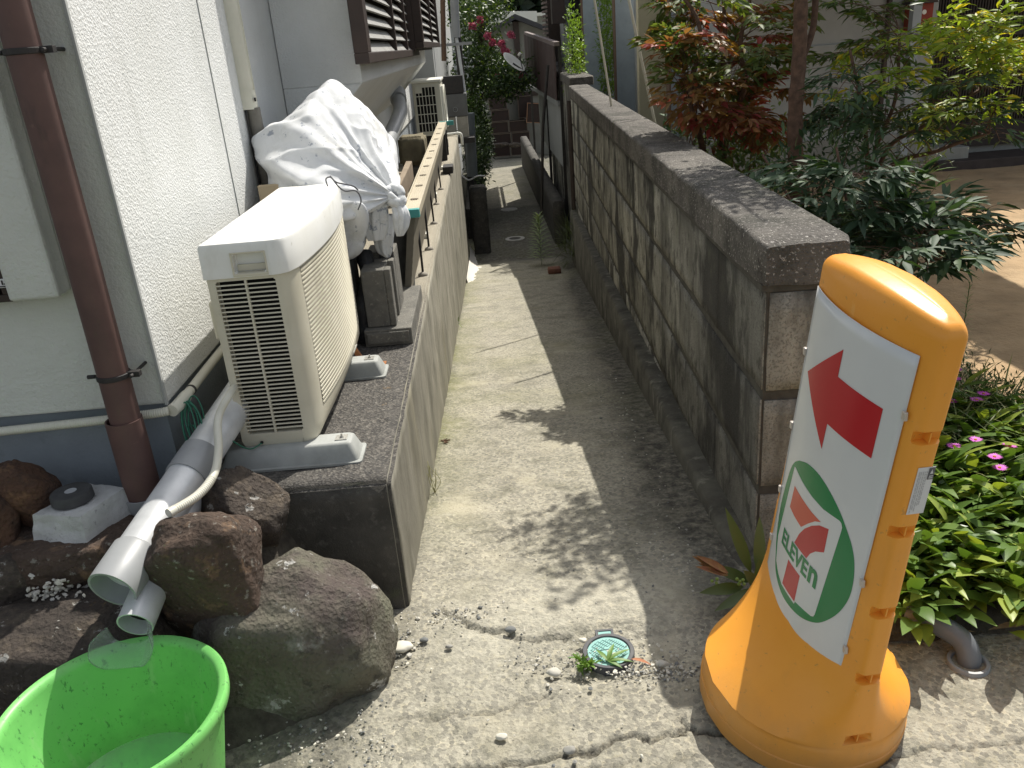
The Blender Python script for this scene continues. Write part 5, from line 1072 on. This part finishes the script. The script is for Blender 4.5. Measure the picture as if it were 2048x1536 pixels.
# low mixed foliage behind the wall
def tuft(name,c,r,n,L,W,mt,label,cat='plant',stem=True,up=.5,group=None,rows=3,shape=.42,droop=.3):
    root=thing(name,(c[0],c[1],c[2]-r[2]),label,cat,group); b=MB(); c=np.array(c)
    k=max(6,n//14); cl_=c+rdir(k)*np.array(r)*rng.uniform(.25,1,(k,1))**.6; P=cl_[rng.integers(0,k,n)]+rng.normal(size=(n,3))*np.array(r)*.16; d=(P-c)/np.array(r)*.8+rng.normal(size=(n,3))*.6; d[:,2]+=up
    leaves(b,P,d,np.tile([0,0,1.],(n,1))+rng.normal(size=(n,3))*.4,L*rng.uniform(.6,1.2,n),W*rng.uniform(.7,1.2,n),droop,rows,.25,shape); b.build('foliage',mt,root,smooth=True,fix=False)
    if stem:
        b=MB()
        for i in range(9): e=cl_[i%k]; s=np.array([c[0]+rng.normal()*r[0]*.2,c[1]+rng.normal()*r[1]*.2,c[2]-r[2]*1.4]); b.tube([s,(s+e)/2+rng.normal(size=3)*.02,e],[.006,.004,.002],5)
        b.build('stems',m_bark,root,smooth=True)
    return root
G='leafy plants growing behind the block wall'
tuft('plant',at(1500,340,5.0),(.34,.5,.22),900,.055,.022,lf_mid,'low mixed green plant between the red leaved shrub and the coping',group=G)
tuft('plant',at(1475,268,5.9),(.36,.5,.20),700,.05,.022,leafmat('leaf_bright',(.12,.22,.05),(.25,.34,.12),(.42,.46,.3),.4),'sunlit pale green plant glimpsed under the red leaved shrub',group=G)
tuft('plant',at(1640,330,4.2),(.32,.4,.22),700,.06,.018,lf_dark,'dark fine leaved plant at the foot of the slender tree trunk',group=G)
tuft('plant',at(1385,262,5.9),(.10,.2,.10),110,.07,.03,lf_mid,'little bright green seedling just above the coping by the right grey post',group=G)
tuft('plant',at(1800,325,6.4),(.55,.3,.16),420,.06,.008,leafmat('leaf_fine',(.10,.13,.06),(.14,.17,.08),None,.3),'wispy fine leaved plant in front of the pale house foundation',group=G)
c=at(1145,110,12.6); tuft('bush',(1.43,13.0,1.25),(.13,.6,.75),1500,.06,.022,leafmat('leaf_far_bright',(.14,.25,.04),(.24,.36,.06),None,.45),'bright green bush behind the far block wall, left of the grey posts','bush')
tuft('bush',(2.22,14.9,1.5),(.17,.4,1.1),2000,.07,.028,MATS['leaf_far_bright'],'bright green bush seen in the gap between the two left grey posts','bush')
# ------------------------------------------------------------------ plant bed at the right foreground
b=MB(); reg=np.array([(.98,1.80),(1.03,1.74),(1.10,1.80),(1.22,1.82),(1.28,1.72),(1.45,1.74),(1.75,2.05),(2.1,2.6),(1.95,3.05),(1.5,3.1),(1.15,2.55)]); 
def inpoly(x,y,P):
    ins=np.zeros(len(x),bool); j=len(P)-1
    for i in range(len(P)):
        c=((P[i,1]>y)!=(P[j,1]>y))&(x<(P[j,0]-P[i,0])*(y-P[i,1])/(P[j,1]-P[i,1]+1e-9)+P[i,0]); ins^=c; j=i
    return ins
N=4300; x=rng.uniform(.95,2.2,N); y=rng.uniform(1.65,3.2,N); k=inpoly(x,y,reg); x,y=x[k],y[k]; n=len(x)
cl_=rng.integers(0,3,n); ang=rng.normal(size=n)*.9-1.9+(x-1.4)*.5; h=.03+.13*rng.random(n); lean=rng.uniform(.2,1.1,n)
P=np.stack([x,y,h],1); d=np.stack([np.cos(ang)*lean,np.sin(ang)*lean,1.0-.35*lean],1); d/=np.linalg.norm(d,axis=1)[:,None]
u_=np.stack([-np.cos(ang),-np.sin(ang),np.full(n,.9)],1); leaves(b,P,d,u_,rng.uniform(.06,.155,n),rng.uniform(.026,.052,n),.36,6,.30,.45)
for i in range(0,n,3): pass
bs=MB(); xx,yy=np.meshgrid(np.linspace(.98,2.3,50),np.linspace(1.79,3.1,50)); kx=np.clip(np.minimum(np.minimum(xx-.98,2.3-xx),np.minimum(yy-1.79,3.1-yy))/.08,0,1); bs.grid(np.stack([xx,yy,.0+.045*kx+(vnoise(xx,yy,14,3)-.5)*.03],-1)); struct(bs.build('bed_soil',MATS['dark_soil'],smooth=True,fix=False))
gc=b.build('ground_cover',leafmat('leaf_broad',(.095,.175,.040),(.17,.27,.060),(.34,.42,.08),.33,.38,.25),smooth=True,fix=False); gc['kind']='stuff'; gc['label']='dense bed of broad bright green leaves beside the orange sign'; gc['category']='ground cover'
b=MB(); n=520; x=rng.uniform(1.3,2.15,n); y=rng.uniform(2.35,3.1,n); ang=rng.random(n)*6.3; P=np.stack([x,y,np.full(n,.02)],1); d=np.stack([np.cos(ang)*.45,np.sin(ang)*.45,np.ones(n)],1)
leaves(b,P,d,np.stack([-np.cos(ang),-np.sin(ang),np.full(n,.4)],1),rng.uniform(.16,.34,n),.007,.6,6,.2,.5); gg=b.build('grass',leafmat('grass_blade',(.16,.22,.06),(.33,.34,.15),None,.4),smooth=True,fix=False); gg['kind']='stuff'; gg['label']='thin pale grass blades between the broad leaves and the purple daisies'; gg['category']='grass'
dz=thing('flowering_plant',(2.0,3.35,0),'low dark green daisy plant with magenta flowers at the edge of the sandy yard','flowering plant')
b=MB(); n=3000; a=rng.random(n); P=np.stack([1.62+a*.52+rng.normal(size=n)*.09,3.85-a*1.0+rng.normal(size=n)*.14,.02+.15*rng.random(n)],1); d=rdir(n); d[:,2]=np.abs(d[:,2])+.2; leaves(b,P,d,rdir(n),rng.uniform(.02,.05,n),.007,.2,2,.2); b.build('foliage',leafmat('daisy_leaf',(.04,.08,.025),(.08,.13,.04),(.14,.2,.08),.25),dz,smooth=True,fix=False)
m_mag=mat('magenta_petal',(.52,.05,.42),(.62,.12,.52),50,.6); m_yel=mat('yellow_centre',(.5,.22,.04),rough=.9)
for (px,py) in ((1895,768),(1967,788),(1953,800),(1904,803),(1951,880),(1989,914),(1999,936),(2020,892),(1908,893),(1912,740),(1910,758)):
    c=pz(px,py,.20); b=MB(); a=np.arange(26)*2*np.pi/26; dd=np.stack([np.cos(a),np.sin(a),np.full(26,.25)],1); leaves(b,np.tile(c,(26,1)),dd,np.tile([0,0,1.],(26,1)),rng.uniform(.021,.028,26),.0068,.1,2,.1,.6); fl=b.build('flower',m_mag,dz,fix=False)
    b=MB(); b.lathe(c,[(.005,-.002),(.005,.004),(0,.005)],10); b.build('centre',m_yel,fl)
    b=MB(); b.tube([c-[0.01,0,.12],c],.0015,5); b.build('stalk',m_stem,fl)
# grey elbow into the ground by the bed
eb=thing('elbow_pipe',tuple(pz(1932,1330,0)),'grey plastic elbow pipe bending down into a round grey ring set in the ground','pipe')
c=pz(1936,1325,0); b=MB(); b.lathe(c,[(.040,-.03),(.040,.003),(.0425,.006),(.050,.006),(.052,.003),(.052,-.03)],48); b.build('ring',m_pvc,eb,smooth=True,auto=40)
b=MB(); b.lathe(c,[(0,-.012),(.0405,-.012)],30); b.build('inside',m_soilblack if 'm_soilblack' in globals() else m_black,eb)  # black disc painted as the shade down in the ring
b=MB(); b.tube(bez([c+[.008,.01,-.03],c+[.006,.01,.012],c+[-.004,.035,.046],c+[-.045,.085,.062],c+[-.10,.14,.066]],10),.0295,24); b.build('pipe',mat('dark_pvc',(.20,.21,.225),(.16,.17,.18),8,.35),eb,smooth=True,auto=50)
# ------------------------------------------------------------------ weeds
def spike(name,base,top,n,L,W,mt,label,cat='weed'):
    base=np.array(base,float); top=np.array(top,float); root=thing(name,tuple(base),label,cat); Q=bez([base,(base+top)/2+rng.normal(size=3)*.006,top],10); b=MB(); b.tube(Q,np.linspace(.0035,.0012,len(Q)),6); b.build('stem',m_stem,root,smooth=True)
    t=np.linspace(.12,1,n); a=np.arange(n)*2.4; P=base+(top-base)*t[:,None]; d=np.stack([np.cos(a),np.sin(a),.35+.9*(t**3)],1); b=MB(); leaves(b,P,d,np.tile([0,0,1.],(n,1)),L*(1-.55*t**2),W,.25,3,.2); b.build('leaves',mt,root,smooth=True,fix=False); return root
q=q0(1083,530); spike('weed',q,at(1076,432,q[1]-.1),120,.22,.026,leafmat('weed_leaf',(.20,.28,.13),(.34,.42,.22),None,.35),'tall narrow leaved weed growing at the path edge where the block wall ends')
q=pz(1912,790,0); spike('weed',q,at(1940,565,q[1]-.02),90,.055,.0045,MATS['weed_leaf'],'spiky upright weed rising from the yard just right of the sign top')
def weed(c,r,n,L,W,mt,label,name='weed'): return tuft(name,c,r,n,L,W,mt,label,'weed',stem=False,up=.8,droop=.5)
q=q0(915,655); weed(q+[0,0,.02],(.03,.05,.02),34,.07,.010,lf_mid,'small grassy weed at the foot of the left wall halfway down the path')
q=q0(1170,1335); weed(q+[0,0,.012],(.035,.022,.012),85,.022,.009,leafmat('weed_bright',(.12,.24,.04),(.20,.32,.07),None,.35),'small leafy green weed in the rubble lower left of the utility cover')
q=q0(1215,1327); b=MB(); leaves(b,[q+[0,0,.01]]*5,[(.9,.5,.35),(.5,1,.6),(1,-.1,.25),(-.5,.9,.4),(.8,-.6,.2)],[(0,0,1)]*5,[.075,.06,.07,.05,.045],.013,.35,5,.3); tag(b.build('grass_tuft',MATS['weed_bright'],smooth=True,fix=False),'few broad grass blades growing over the lower edge of the utility cover','grass')
q=q0(1130,480); tuft('grass_tuft',(1.12,10.9,-.95),(.18,.35,.28),420,.30,.008,leafmat('dull_grass',(.07,.10,.035),(.12,.15,.06),None,.3),'tall dull grass tuft against the far end of the block wall','grass',stem=False,up=1.2,droop=.5)
q=at(868,950,1); 
b=MB(); q=q0(870,985); 
for i in range(7): b.tube(bez([q+rng.normal(size=3)*.004,q+[rng.normal()*.01,rng.normal()*.02,.06],q+[rng.normal()*.02,.03*rng.normal(),.13]],6),.0012,4)
tag(b.build('grass_tuft',mat('dry_straw',(.34,.33,.16),rough=.8),smooth=True),'few dry grass stalks at the foot of the left wall near its front','grass')
# broad leaved plant with berries at the wall corner
bp=thing('plant',(.66,2.06,0),'broad leaved plant with withered brown tip and green berries at the block wall corner','plant')
b=MB(); base=np.array([.72,2.08,.01]); tips=[(1463,1040,2.07),(1520,1050,2.12),(1420,1180,1.98),(1436,1135,2.0),(1500,1150,2.0),(1480,1225,1.93),(1530,1235,1.95),(1520,1130,2.05),(1545,1160,2.1),(1448,1210,1.95),(1540,1200,1.9)]
dd=[];ll=[];pp=[]
for t in tips: e=at(*t); s=base+rng.normal(size=3)*[.012,.012,.004]; s=s+(e-s)*.2; pp.append(s); dd.append(e-s); ll.append(np.linalg.norm(e-s)*1.12)
leaves(b,pp,dd,np.tile([-.2,-.7,.7],(len(pp),1)),ll,.036,.15,7,.25,.45); b.build('leaves',leafmat('leaf_olive',(.07,.105,.035),(.11,.15,.045),(.17,.15,.05),.25),bp,smooth=True,fix=False)
b=MB(); e=at(1378,1108,2.0); s=at(1450,1150,2.0)
for i in range(6): leaves(b,[s+rng.normal(size=3)*.006],[e-s+rng.normal(size=3)*.012],[(0,-.5,1)],np.linalg.norm(e-s)*rng.uniform(.7,1.05),.022,.1,5,.5)
b.build('withered_leaf',mat('withered_brown',(.20,.07,.04),(.26,.15,.05),40,.8),bp,smooth=True,fix=False)
b=MB(); bmx=bmesh.new(); bmesh.ops.create_icosphere(bmx,subdivisions=2,radius=.0052); Vb=np.array([v.co[:] for v in bmx.verts]); Fb=[[v.index for v in f.verts] for f in bmx.faces]; bmx.free()
for (px,py) in ((1424,1162),(1433,1166),(1474,1158),(1480,1163),(1486,1160),(1478,1168),(1488,1168),(1434,1158)): b=MB(); b.add(Vb+at(px,py,1.96),Fb); b.build('berry',mat('green_berry',(.16,.24,.05),rough=.4),bp,smooth=True)

# ------------------------------------------------------------------ far end of the alley
# house back part, meter pole and boxes on the left
wh=thing('water_heater',(-.36,12.75,.0),'dark water heater with black hood at the far end of the retaining wall','water heater')
b=MB(); b.box(-.56,-.22,12.75,13.0,.98,1.22); b.build('hood',m_blackmetal,wh,bevel=.01)
b=MB(); b.box(-.54,-.19,12.76,13.0,.66,.976); b.build('casing',mat('heater_grey',(.12,.125,.125),(.09,.09,.09),5,.5),wh,bevel=.01)
b=MB(); b.box(-.53,-.38,12.77,12.98,.36,.655); b.box(-.36,-.20,12.77,12.98,.36,.655); b.build('lower_panel',mat('weathered_panel',(.36,.34,.29),(.26,.25,.21),8,.7),wh,bevel=.004)
b=MB(); b.box(-.60,-.12,12.7,13.05,.28,.355); b.build('shelf',m_blackmetal,wh)
b=MB(); b.lathe((-.365,12.757,.76),[(.028,0),(.032,-.008),(.036,0)],20,ax=(0,1,0)); b.build('dial',m_pvc,wh)
def pole(name,pts,r,mt,label,cat='pole'):
    b=MB(); b.tube(pts,r,16); return tag(b.build(name,mt,smooth=True,auto=40),label,cat)
pole('pipe',[at(884,-60,12.7),at(888,122,12.7)],.035,mat('rusty_brown',(.14,.085,.05),(.09,.055,.04),14,.8),'rusty brown vertical pipe rising from the top of the black box','pipe')
pole('pipe',[at(906,-60,13.1),at(912,75,13.1)],.062,m_pvc,'thick grey vertical pipe rising out of the photo beside the utility pole','pipe')
pole('pipe',[at(913,76,13.1),at(921,130,13.05),at(930,190,12.98)],.024,m_galv,'thin white pipe continuing down from the thick grey pipe past the heater','pipe')
pole('utility_pole',[(-.26,14.0,-1.6),(-.26,14.0,4)],.055,m_blackmetal,'dark utility pole behind the water heater at the left of the alley')
b=MB(); b.box(-.72,-.04,12.98,13.05,1.62,1.66); tag(b.build('pole_band',m_pvc),'horizontal grey bracket tying the thick pipe to the utility pole','bracket')
pole('pipe',[at(938,226,13.2),at(945,352,13.2)],.082,mat('blue_grey_pipe',(.17,.19,.20),(.13,.15,.16),4,.4),'stout blue grey pipe standing past the far end of the retaining wall','pipe')
b=rough_box('concrete_post',-.28,-.02,12.95,13.3,-1.6,-.42,[m_front],.08,.006,.02); tag(b,'dark squat concrete post under the stout blue grey pipe','post')
b=MB(); q=bez([at(925,352,13.1),at(938,360,12.95),at(955,352,12.9),at(970,352,12.95)],8); b.tube(q,.012,8); tag(b.build('cable',m_galv,smooth=True),'loop of pale cable lying on top of the dark concrete post','cable')
b=MB(); q=bez([(-.62,12.3,.46),(-.42,12.3,.465),(-.33,12.3,.465),(-.30,12.3,.42),(-.30,12.3,.30)],8); b.tube(q,.02,12); tag(b.build('pipe',m_white,smooth=True),'short white pipe crossing the far end of the wall top and turning down','pipe')
b=MB(); b.box(-.60,-.50,10.6,11.1,.441,.66); b.box(-.50,-.44,10.5,10.9,.441,.54); tag(b.build('meter_box',m_blackmetal,bevel=.006),'black meter box on the wall top beyond the slatted panel','meter box')
b=MB(); b.box(-4,-.62,13.0,24,-1.6,3.4); b.build; tag(b.build('building',m_wallg),'dark back part of the house beyond the stucco wall on the left','building')
b=MB(); b.box(-.40,-.06,14.2,23.5,-1.65,-.95); tag(b.build('low_wall',m_front,bevel=.02),'dark low retaining wall along the left of the far path under the hedge','wall')
lf_far=leafmat('leaf_far',(.028,.058,.018),(.055,.10,.028),(.15,.22,.05),.25)
tuft('hedge',(-.12,18.5,-.15),(.30,3.4,.90),7500,.08,.034,lf_far,'shaggy green hedge along the left of the far path','hedge')
ct=thing('tree',(-.2,19.5,-1.5),'crape myrtle tree with pink flower clusters leaning over the far end of the alley','tree')
b=MB(); b.tube(bez([(-.3,19.5,-1.6),(-.25,19.4,0),(0,19,1.2),(.2,18.6,2.0)],8),.06,10); b.tube(bez([(-.25,19.4,.1),(.3,18.4,.9),(.75,17.8,1.0)],8),.025,8); b.build('trunk',m_bark,ct,smooth=True)
b=MB(); k=70; C=np.concatenate([blob([(925,0),(1000,10),(985,90),(1010,130),(1050,160),(1000,170),(940,200),(925,150)],17.5,20,50),blob([(960,140),(1060,150),(1040,165),(970,185)],17,18.5,20)]); n=9000; P=C[rng.integers(0,len(C),n)]+rng.normal(size=(n,3))*[.16,.22,.13]; d=rdir(n); d[:,2]-=.2; leaves(b,P,d,rdir(n),.09,.04,.2,2); b.build('crown',lf_far,ct,smooth=True,fix=False)
for (px,py) in ((960,40),(945,52),(975,72),(1022,70),(1003,87),(1008,100),(1012,105),(985,85),(1038,150),(1005,155),(996,155)):
    c=at(px,py,17.6); b=MB(); P=c+np.clip(rng.normal(size=(170,3)),-1.6,1.6)*[.033,.033,.028]; leaves(b,P,rdir(170),rdir(170),.045,.04,.1,2); b.build('flower_cluster',mat('pink_flower',(.50,.08,.15),(.64,.18,.26),40,.7),ct,fix=False)
ds=thing('satellite_dish',tuple(at(1040,150,17.5)),'white satellite dish on an arm beside the brown corrugated fence','satellite dish')
c=at(1028,124,15.8); ax=nz([-.55,.15,-.85]); ax=nz([.62,-.35,.72]); b=MB(); b.lathe(c,[(.0,-.05),(.12,-.036),(.23,0),(.235,.004),(.23,.008),(.12,-.027),(0,-.042)],36,ax=ax); b.build('dish',m_white,ds,smooth=True)
b=MB(); b.tube([c-ax*.03,at(1045,140,15.8),at(1056,150,15.8)],.015,8); b.tube([c+ax*.16,at(1048,150,15.8)],.008,6); b.build('arm',m_blackmetal,ds); b=MB(); b.tube([c+ax*.14,c+ax*.2],.025,10); b.build('receiver',m_white,ds)
# shed with gable and crates
sh=thing('shed',(1.2,26.5,-1.7),'small gabled shed with pale walls and dark centre post at the end of the alley','shed')
ap=at(1029,28,26.2); z_e=at(962,74,26.2)[2]
b=MB(); b.prism([(.1,26.5,-1.7),(2.6,26.5,-1.7),(2.6,26.5,z_e+.05),(ap[0],26.5,ap[2]-.18),(.1,26.5,z_e+.05)],(0,3,0)); b.build('wall',mat('shed_plaster',(.27,.27,.25),(.21,.21,.19),2,.9),sh)
b=MB(); b.prism([(ap[0],26.0,ap[2]),(ap[0]-1.45,26.0,z_e-.14),(ap[0]-1.45,26.0,z_e-.26),(ap[0],26.0,ap[2]-.14),(ap[0]+1.6,26.0,z_e-.3),(ap[0]+1.6,26.0,z_e-.18)],(0,4,0)); b.build('roof',m_tile,sh)
b=MB(); x=ap[0]+.02; b.box(x-.075,x+.09,26.40,26.498,-1.7,ap[2]-.2); b.box(.1,2.6,26.44,26.498,z_e-1.75,z_e-1.62); b.build('timber_post',m_brown,sh)
proto=None; cl_=[('black','dark'),('black','dark')]
m_crate=mat('crate_dark_red',(.030,.014,.012),(.018,.012,.011),9,.6); m_crim=mat('crate_rim',(.17,.13,.10),(.10,.08,.065),6,.6)
def crate(x,y,z,w,h,lab,rz=0,wood=False):
    r=thing('crate',(x,y,z),lab,'crate','empty crates stacked against the shed'); d=.30
    b=MB(); b.box(x-w/2,x+w/2,y+.02,y+d,z,z+h); b.build('body',m_crate,r)
    b=MB(); t=.016; b.box(x-w/2,x+w/2,y-.01,y+.018,z,z+t); b.box(x-w/2,x+w/2,y-.01,y+.018,z+h-t,z+h); b.box(x-w/2,x-w/2+t,y-.01,y+.018,z+t,z+h-t); b.box(x+w/2-t,x+w/2,y-.01,y+.018,z+t,z+h-t); b.build('rim',mat('crate_rim_wood',(.36,.20,.12),(.28,.15,.09),8,.8) if wood else m_crim,r)
    if rz: r.rotation_euler=(0,rz,0)
    return r
rowsn=['bottom','second','third','fourth','fifth']
for i in range(5):
    z=-1.53+i*.335
    for j,xc in enumerate((.52,1.08)):
        if i>=3 and j==1: continue
        crate(xc+(.05 if i%2 else 0),25.6+.02*i,z,.53,.32,'dark crate in the %s row from the ground, %s column by the shed'%(rowsn[i],('left','right')[j]))
crate(.92,25.75,.16,.53,.32,'dark red crate on top of the left column of the stack by the shed'); crate(1.33,25.9,-.5,.42,.62,'tall dark red crate standing on the right column of the stack',)
crate(1.52,25.4,-.62,.42,.55,'tilted crate with pale wooden rim leaning at the right of the stack',.12,True)
for i in range(2): 
    c=at(1000+i*30,290,25.1); rock('stone',c,(.26,.12,.08),200+i,3,'flat grey stone lying before the crates, '+('left one','right one')[i],cat='stone',group='flat stones before the crates',sub=3)
# right side of the far alley
b=rough_box('low_wall',1.02,1.20,13.2,23.5,-1.7,-.78,[m_front],.12,.012,.02); tag(b,'rough low dark wall with pale broken top along the right of the far path','wall')
b=MB()
for i in range(12): q=np.array([1.08+rng.normal()*.03,20.6+i*.2,-.76]); b.add(rdir(8)*[.07,.12,.04]+q,[[0,1,2,3],[4,5,6,7],[0,2,4,6],[1,3,5,7]])
fc=thing('fence',(1.2,17.5,.7),'dark brown corrugated panel fence on black posts above the far path','fence')
P=[]; 
for z in (0,1):
    row=[]
    for i in range(240): t=i/239; y=13.6+8*t; zt=(1.50+.26*t) if z else (.72-.05*t); row.append((1.205+.015*math.sin(i*1.3)+.0*t,y,zt))
    P.append(row)
b=MB(); b.grid(np.array(P)); o=b.build('panel',mat('corrugated_brown',(.075,.048,.045),(.055,.036,.034),6,.6),fc); o.modifiers.new('s','SOLIDIFY').thickness=.01
b=MB(); b.add([(1.20,13.55,1.50),(1.28,13.55,1.50),(1.28,21.6,1.76),(1.20,21.6,1.76),(1.20,13.55,1.56),(1.28,13.55,1.56),(1.28,21.6,1.82),(1.20,21.6,1.82)],[[0,1,2,3],[7,6,5,4],[0,4,5,1],[1,5,6,2],[2,6,7,3],[3,7,4,0]]); b.build('top_rail',mat('rail_brown',(.17,.13,.12),rough=.6),fc)
for y in (13.6,16.5,21.4): b=MB(); b.box(1.25,1.30,y-.03,y+.03,-1.6,1.5); b.build('post',m_blackmetal,fc)
b=MB(); b.add([(1.26,13.7,.70),(1.26,21.4,.64),(1.26,21.4,.56),(1.26,13.7,.62),(1.22,13.7,.70),(1.22,21.4,.64),(1.22,21.4,.56),(1.22,13.7,.62)],[[0,1,2,3],[7,6,5,4],[0,4,5,1],[1,5,6,2],[2,6,7,3],[3,7,4,0]]); b.build('bottom_rail',m_pvc,fc)
b=MB(); b.box(1.275,1.29,13.8,19,-.35,.60); b.build('white_panel',m_wallg,fc)
pole('pole',[at(1096,130,12.6),at(1086,250,12.6),at(1083,430,12.6)],.022,m_blackmetal,'thin black leaning pole in front of the gap between fence and far block wall')
h2=thing('house',(2.6,17,-1.6),'pale plastered two storey house beyond the fence with a ribbed shutter strip','house')
b=MB(); b.box(1.62,6,16.2,19.2,-1.7,5.0); b.build('wall',m_wallg,h2)
b=MB(); b.box(1.40,1.63,15.9,16.19,1.85,5); b.build('dark_bay',m_brown,h2)
b=MB(); b.box(1.40,1.62,16.9,17.4,1.2,4.6)
for i in range(44): b.box(1.33,1.40,16.9,17.05,1.25+i*.075,1.285+i*.075,mi=1); b.box(1.33,1.40,17.15,17.4,1.25+i*.075,1.285+i*.075,mi=1)
b.build('ribbed_shutter',[m_brown,mat('ribbed_pale',(.28,.22,.20),rough=.7)],h2)
b=MB(); b.box(1.74,1.90,15.9,16.19,1.1,5); b.build('window',m_black,h2)
fr=thing('building',(1.5,35,-1.6),'far low building with a bright white flat roof behind the shed','building')
b=MB(); b.box(-3,5,34.3,38,-1.8,2.45); b.build('wall',m_wallg,fr); b=MB(); b.box(.55,6,33.8,38.5,2.45,2.56); b.prism([(.55,33.75,2.35),(2.4,33.75,2.25),(2.4,33.75,2.62),(.55,33.75,2.74)],(0,.05,0)); b.build('roof',m_white,fr)
b=MB(); n=9000; P=np.stack([rng.uniform(-5,9,n),rng.uniform(40,44,n),rng.uniform(-1,8.5,n)],1)+rng.normal(size=(n,3))*.3; leaves(b,P,rdir(n),rdir(n),.7,.42,.2,2)
o=b.build('distant_trees',leafmat('leaf_distant',(.015,.028,.014),(.03,.05,.02),(.07,.10,.03),.15),fix=False); o['kind']='stuff'; o['label']='dark mass of distant trees closing the view above the shed'; o['category']='trees'
b=MB(); b.box(-12,14,44.5,45,-2,9.5); tag(b.build('backdrop_wall',mat('dark_hillside',(.02,.025,.02),(.03,.04,.025),1,.95)),'dark wooded slope behind the distant trees','hillside')['kind']='structure'
# two round drain lids on the far, flat part of the path
for px,py,lab,dark in ((1030,477,'nearer round drain lid with pale rim and dark centre in the shaded far path',True),(1018,415,'farther round pale drain lid in the shaded far path',False)):
    c=pz(px,py,-1.455); c[2]=float(zp(c[1]))+.012; r=thing('manhole_cover',tuple(c),lab,'manhole cover','round covers in the far path')
    b=MB(); b.lathe(c,[(.10 if dark else .15,.004),(.165,.004),(.172,-.03)],36); b.build('rim',mat('pale_lid',(.62,.60,.54),(.50,.48,.43),12,.8),r,smooth=True,auto=40)
    b=MB(); b.lathe(c,[(0,.002),(.10 if dark else .15,.002)],30); b.build('lid',mat('dark_lid',(.10,.095,.08),rough=.8) if dark else mat('grey_lid',(.45,.43,.38),rough=.8),r)
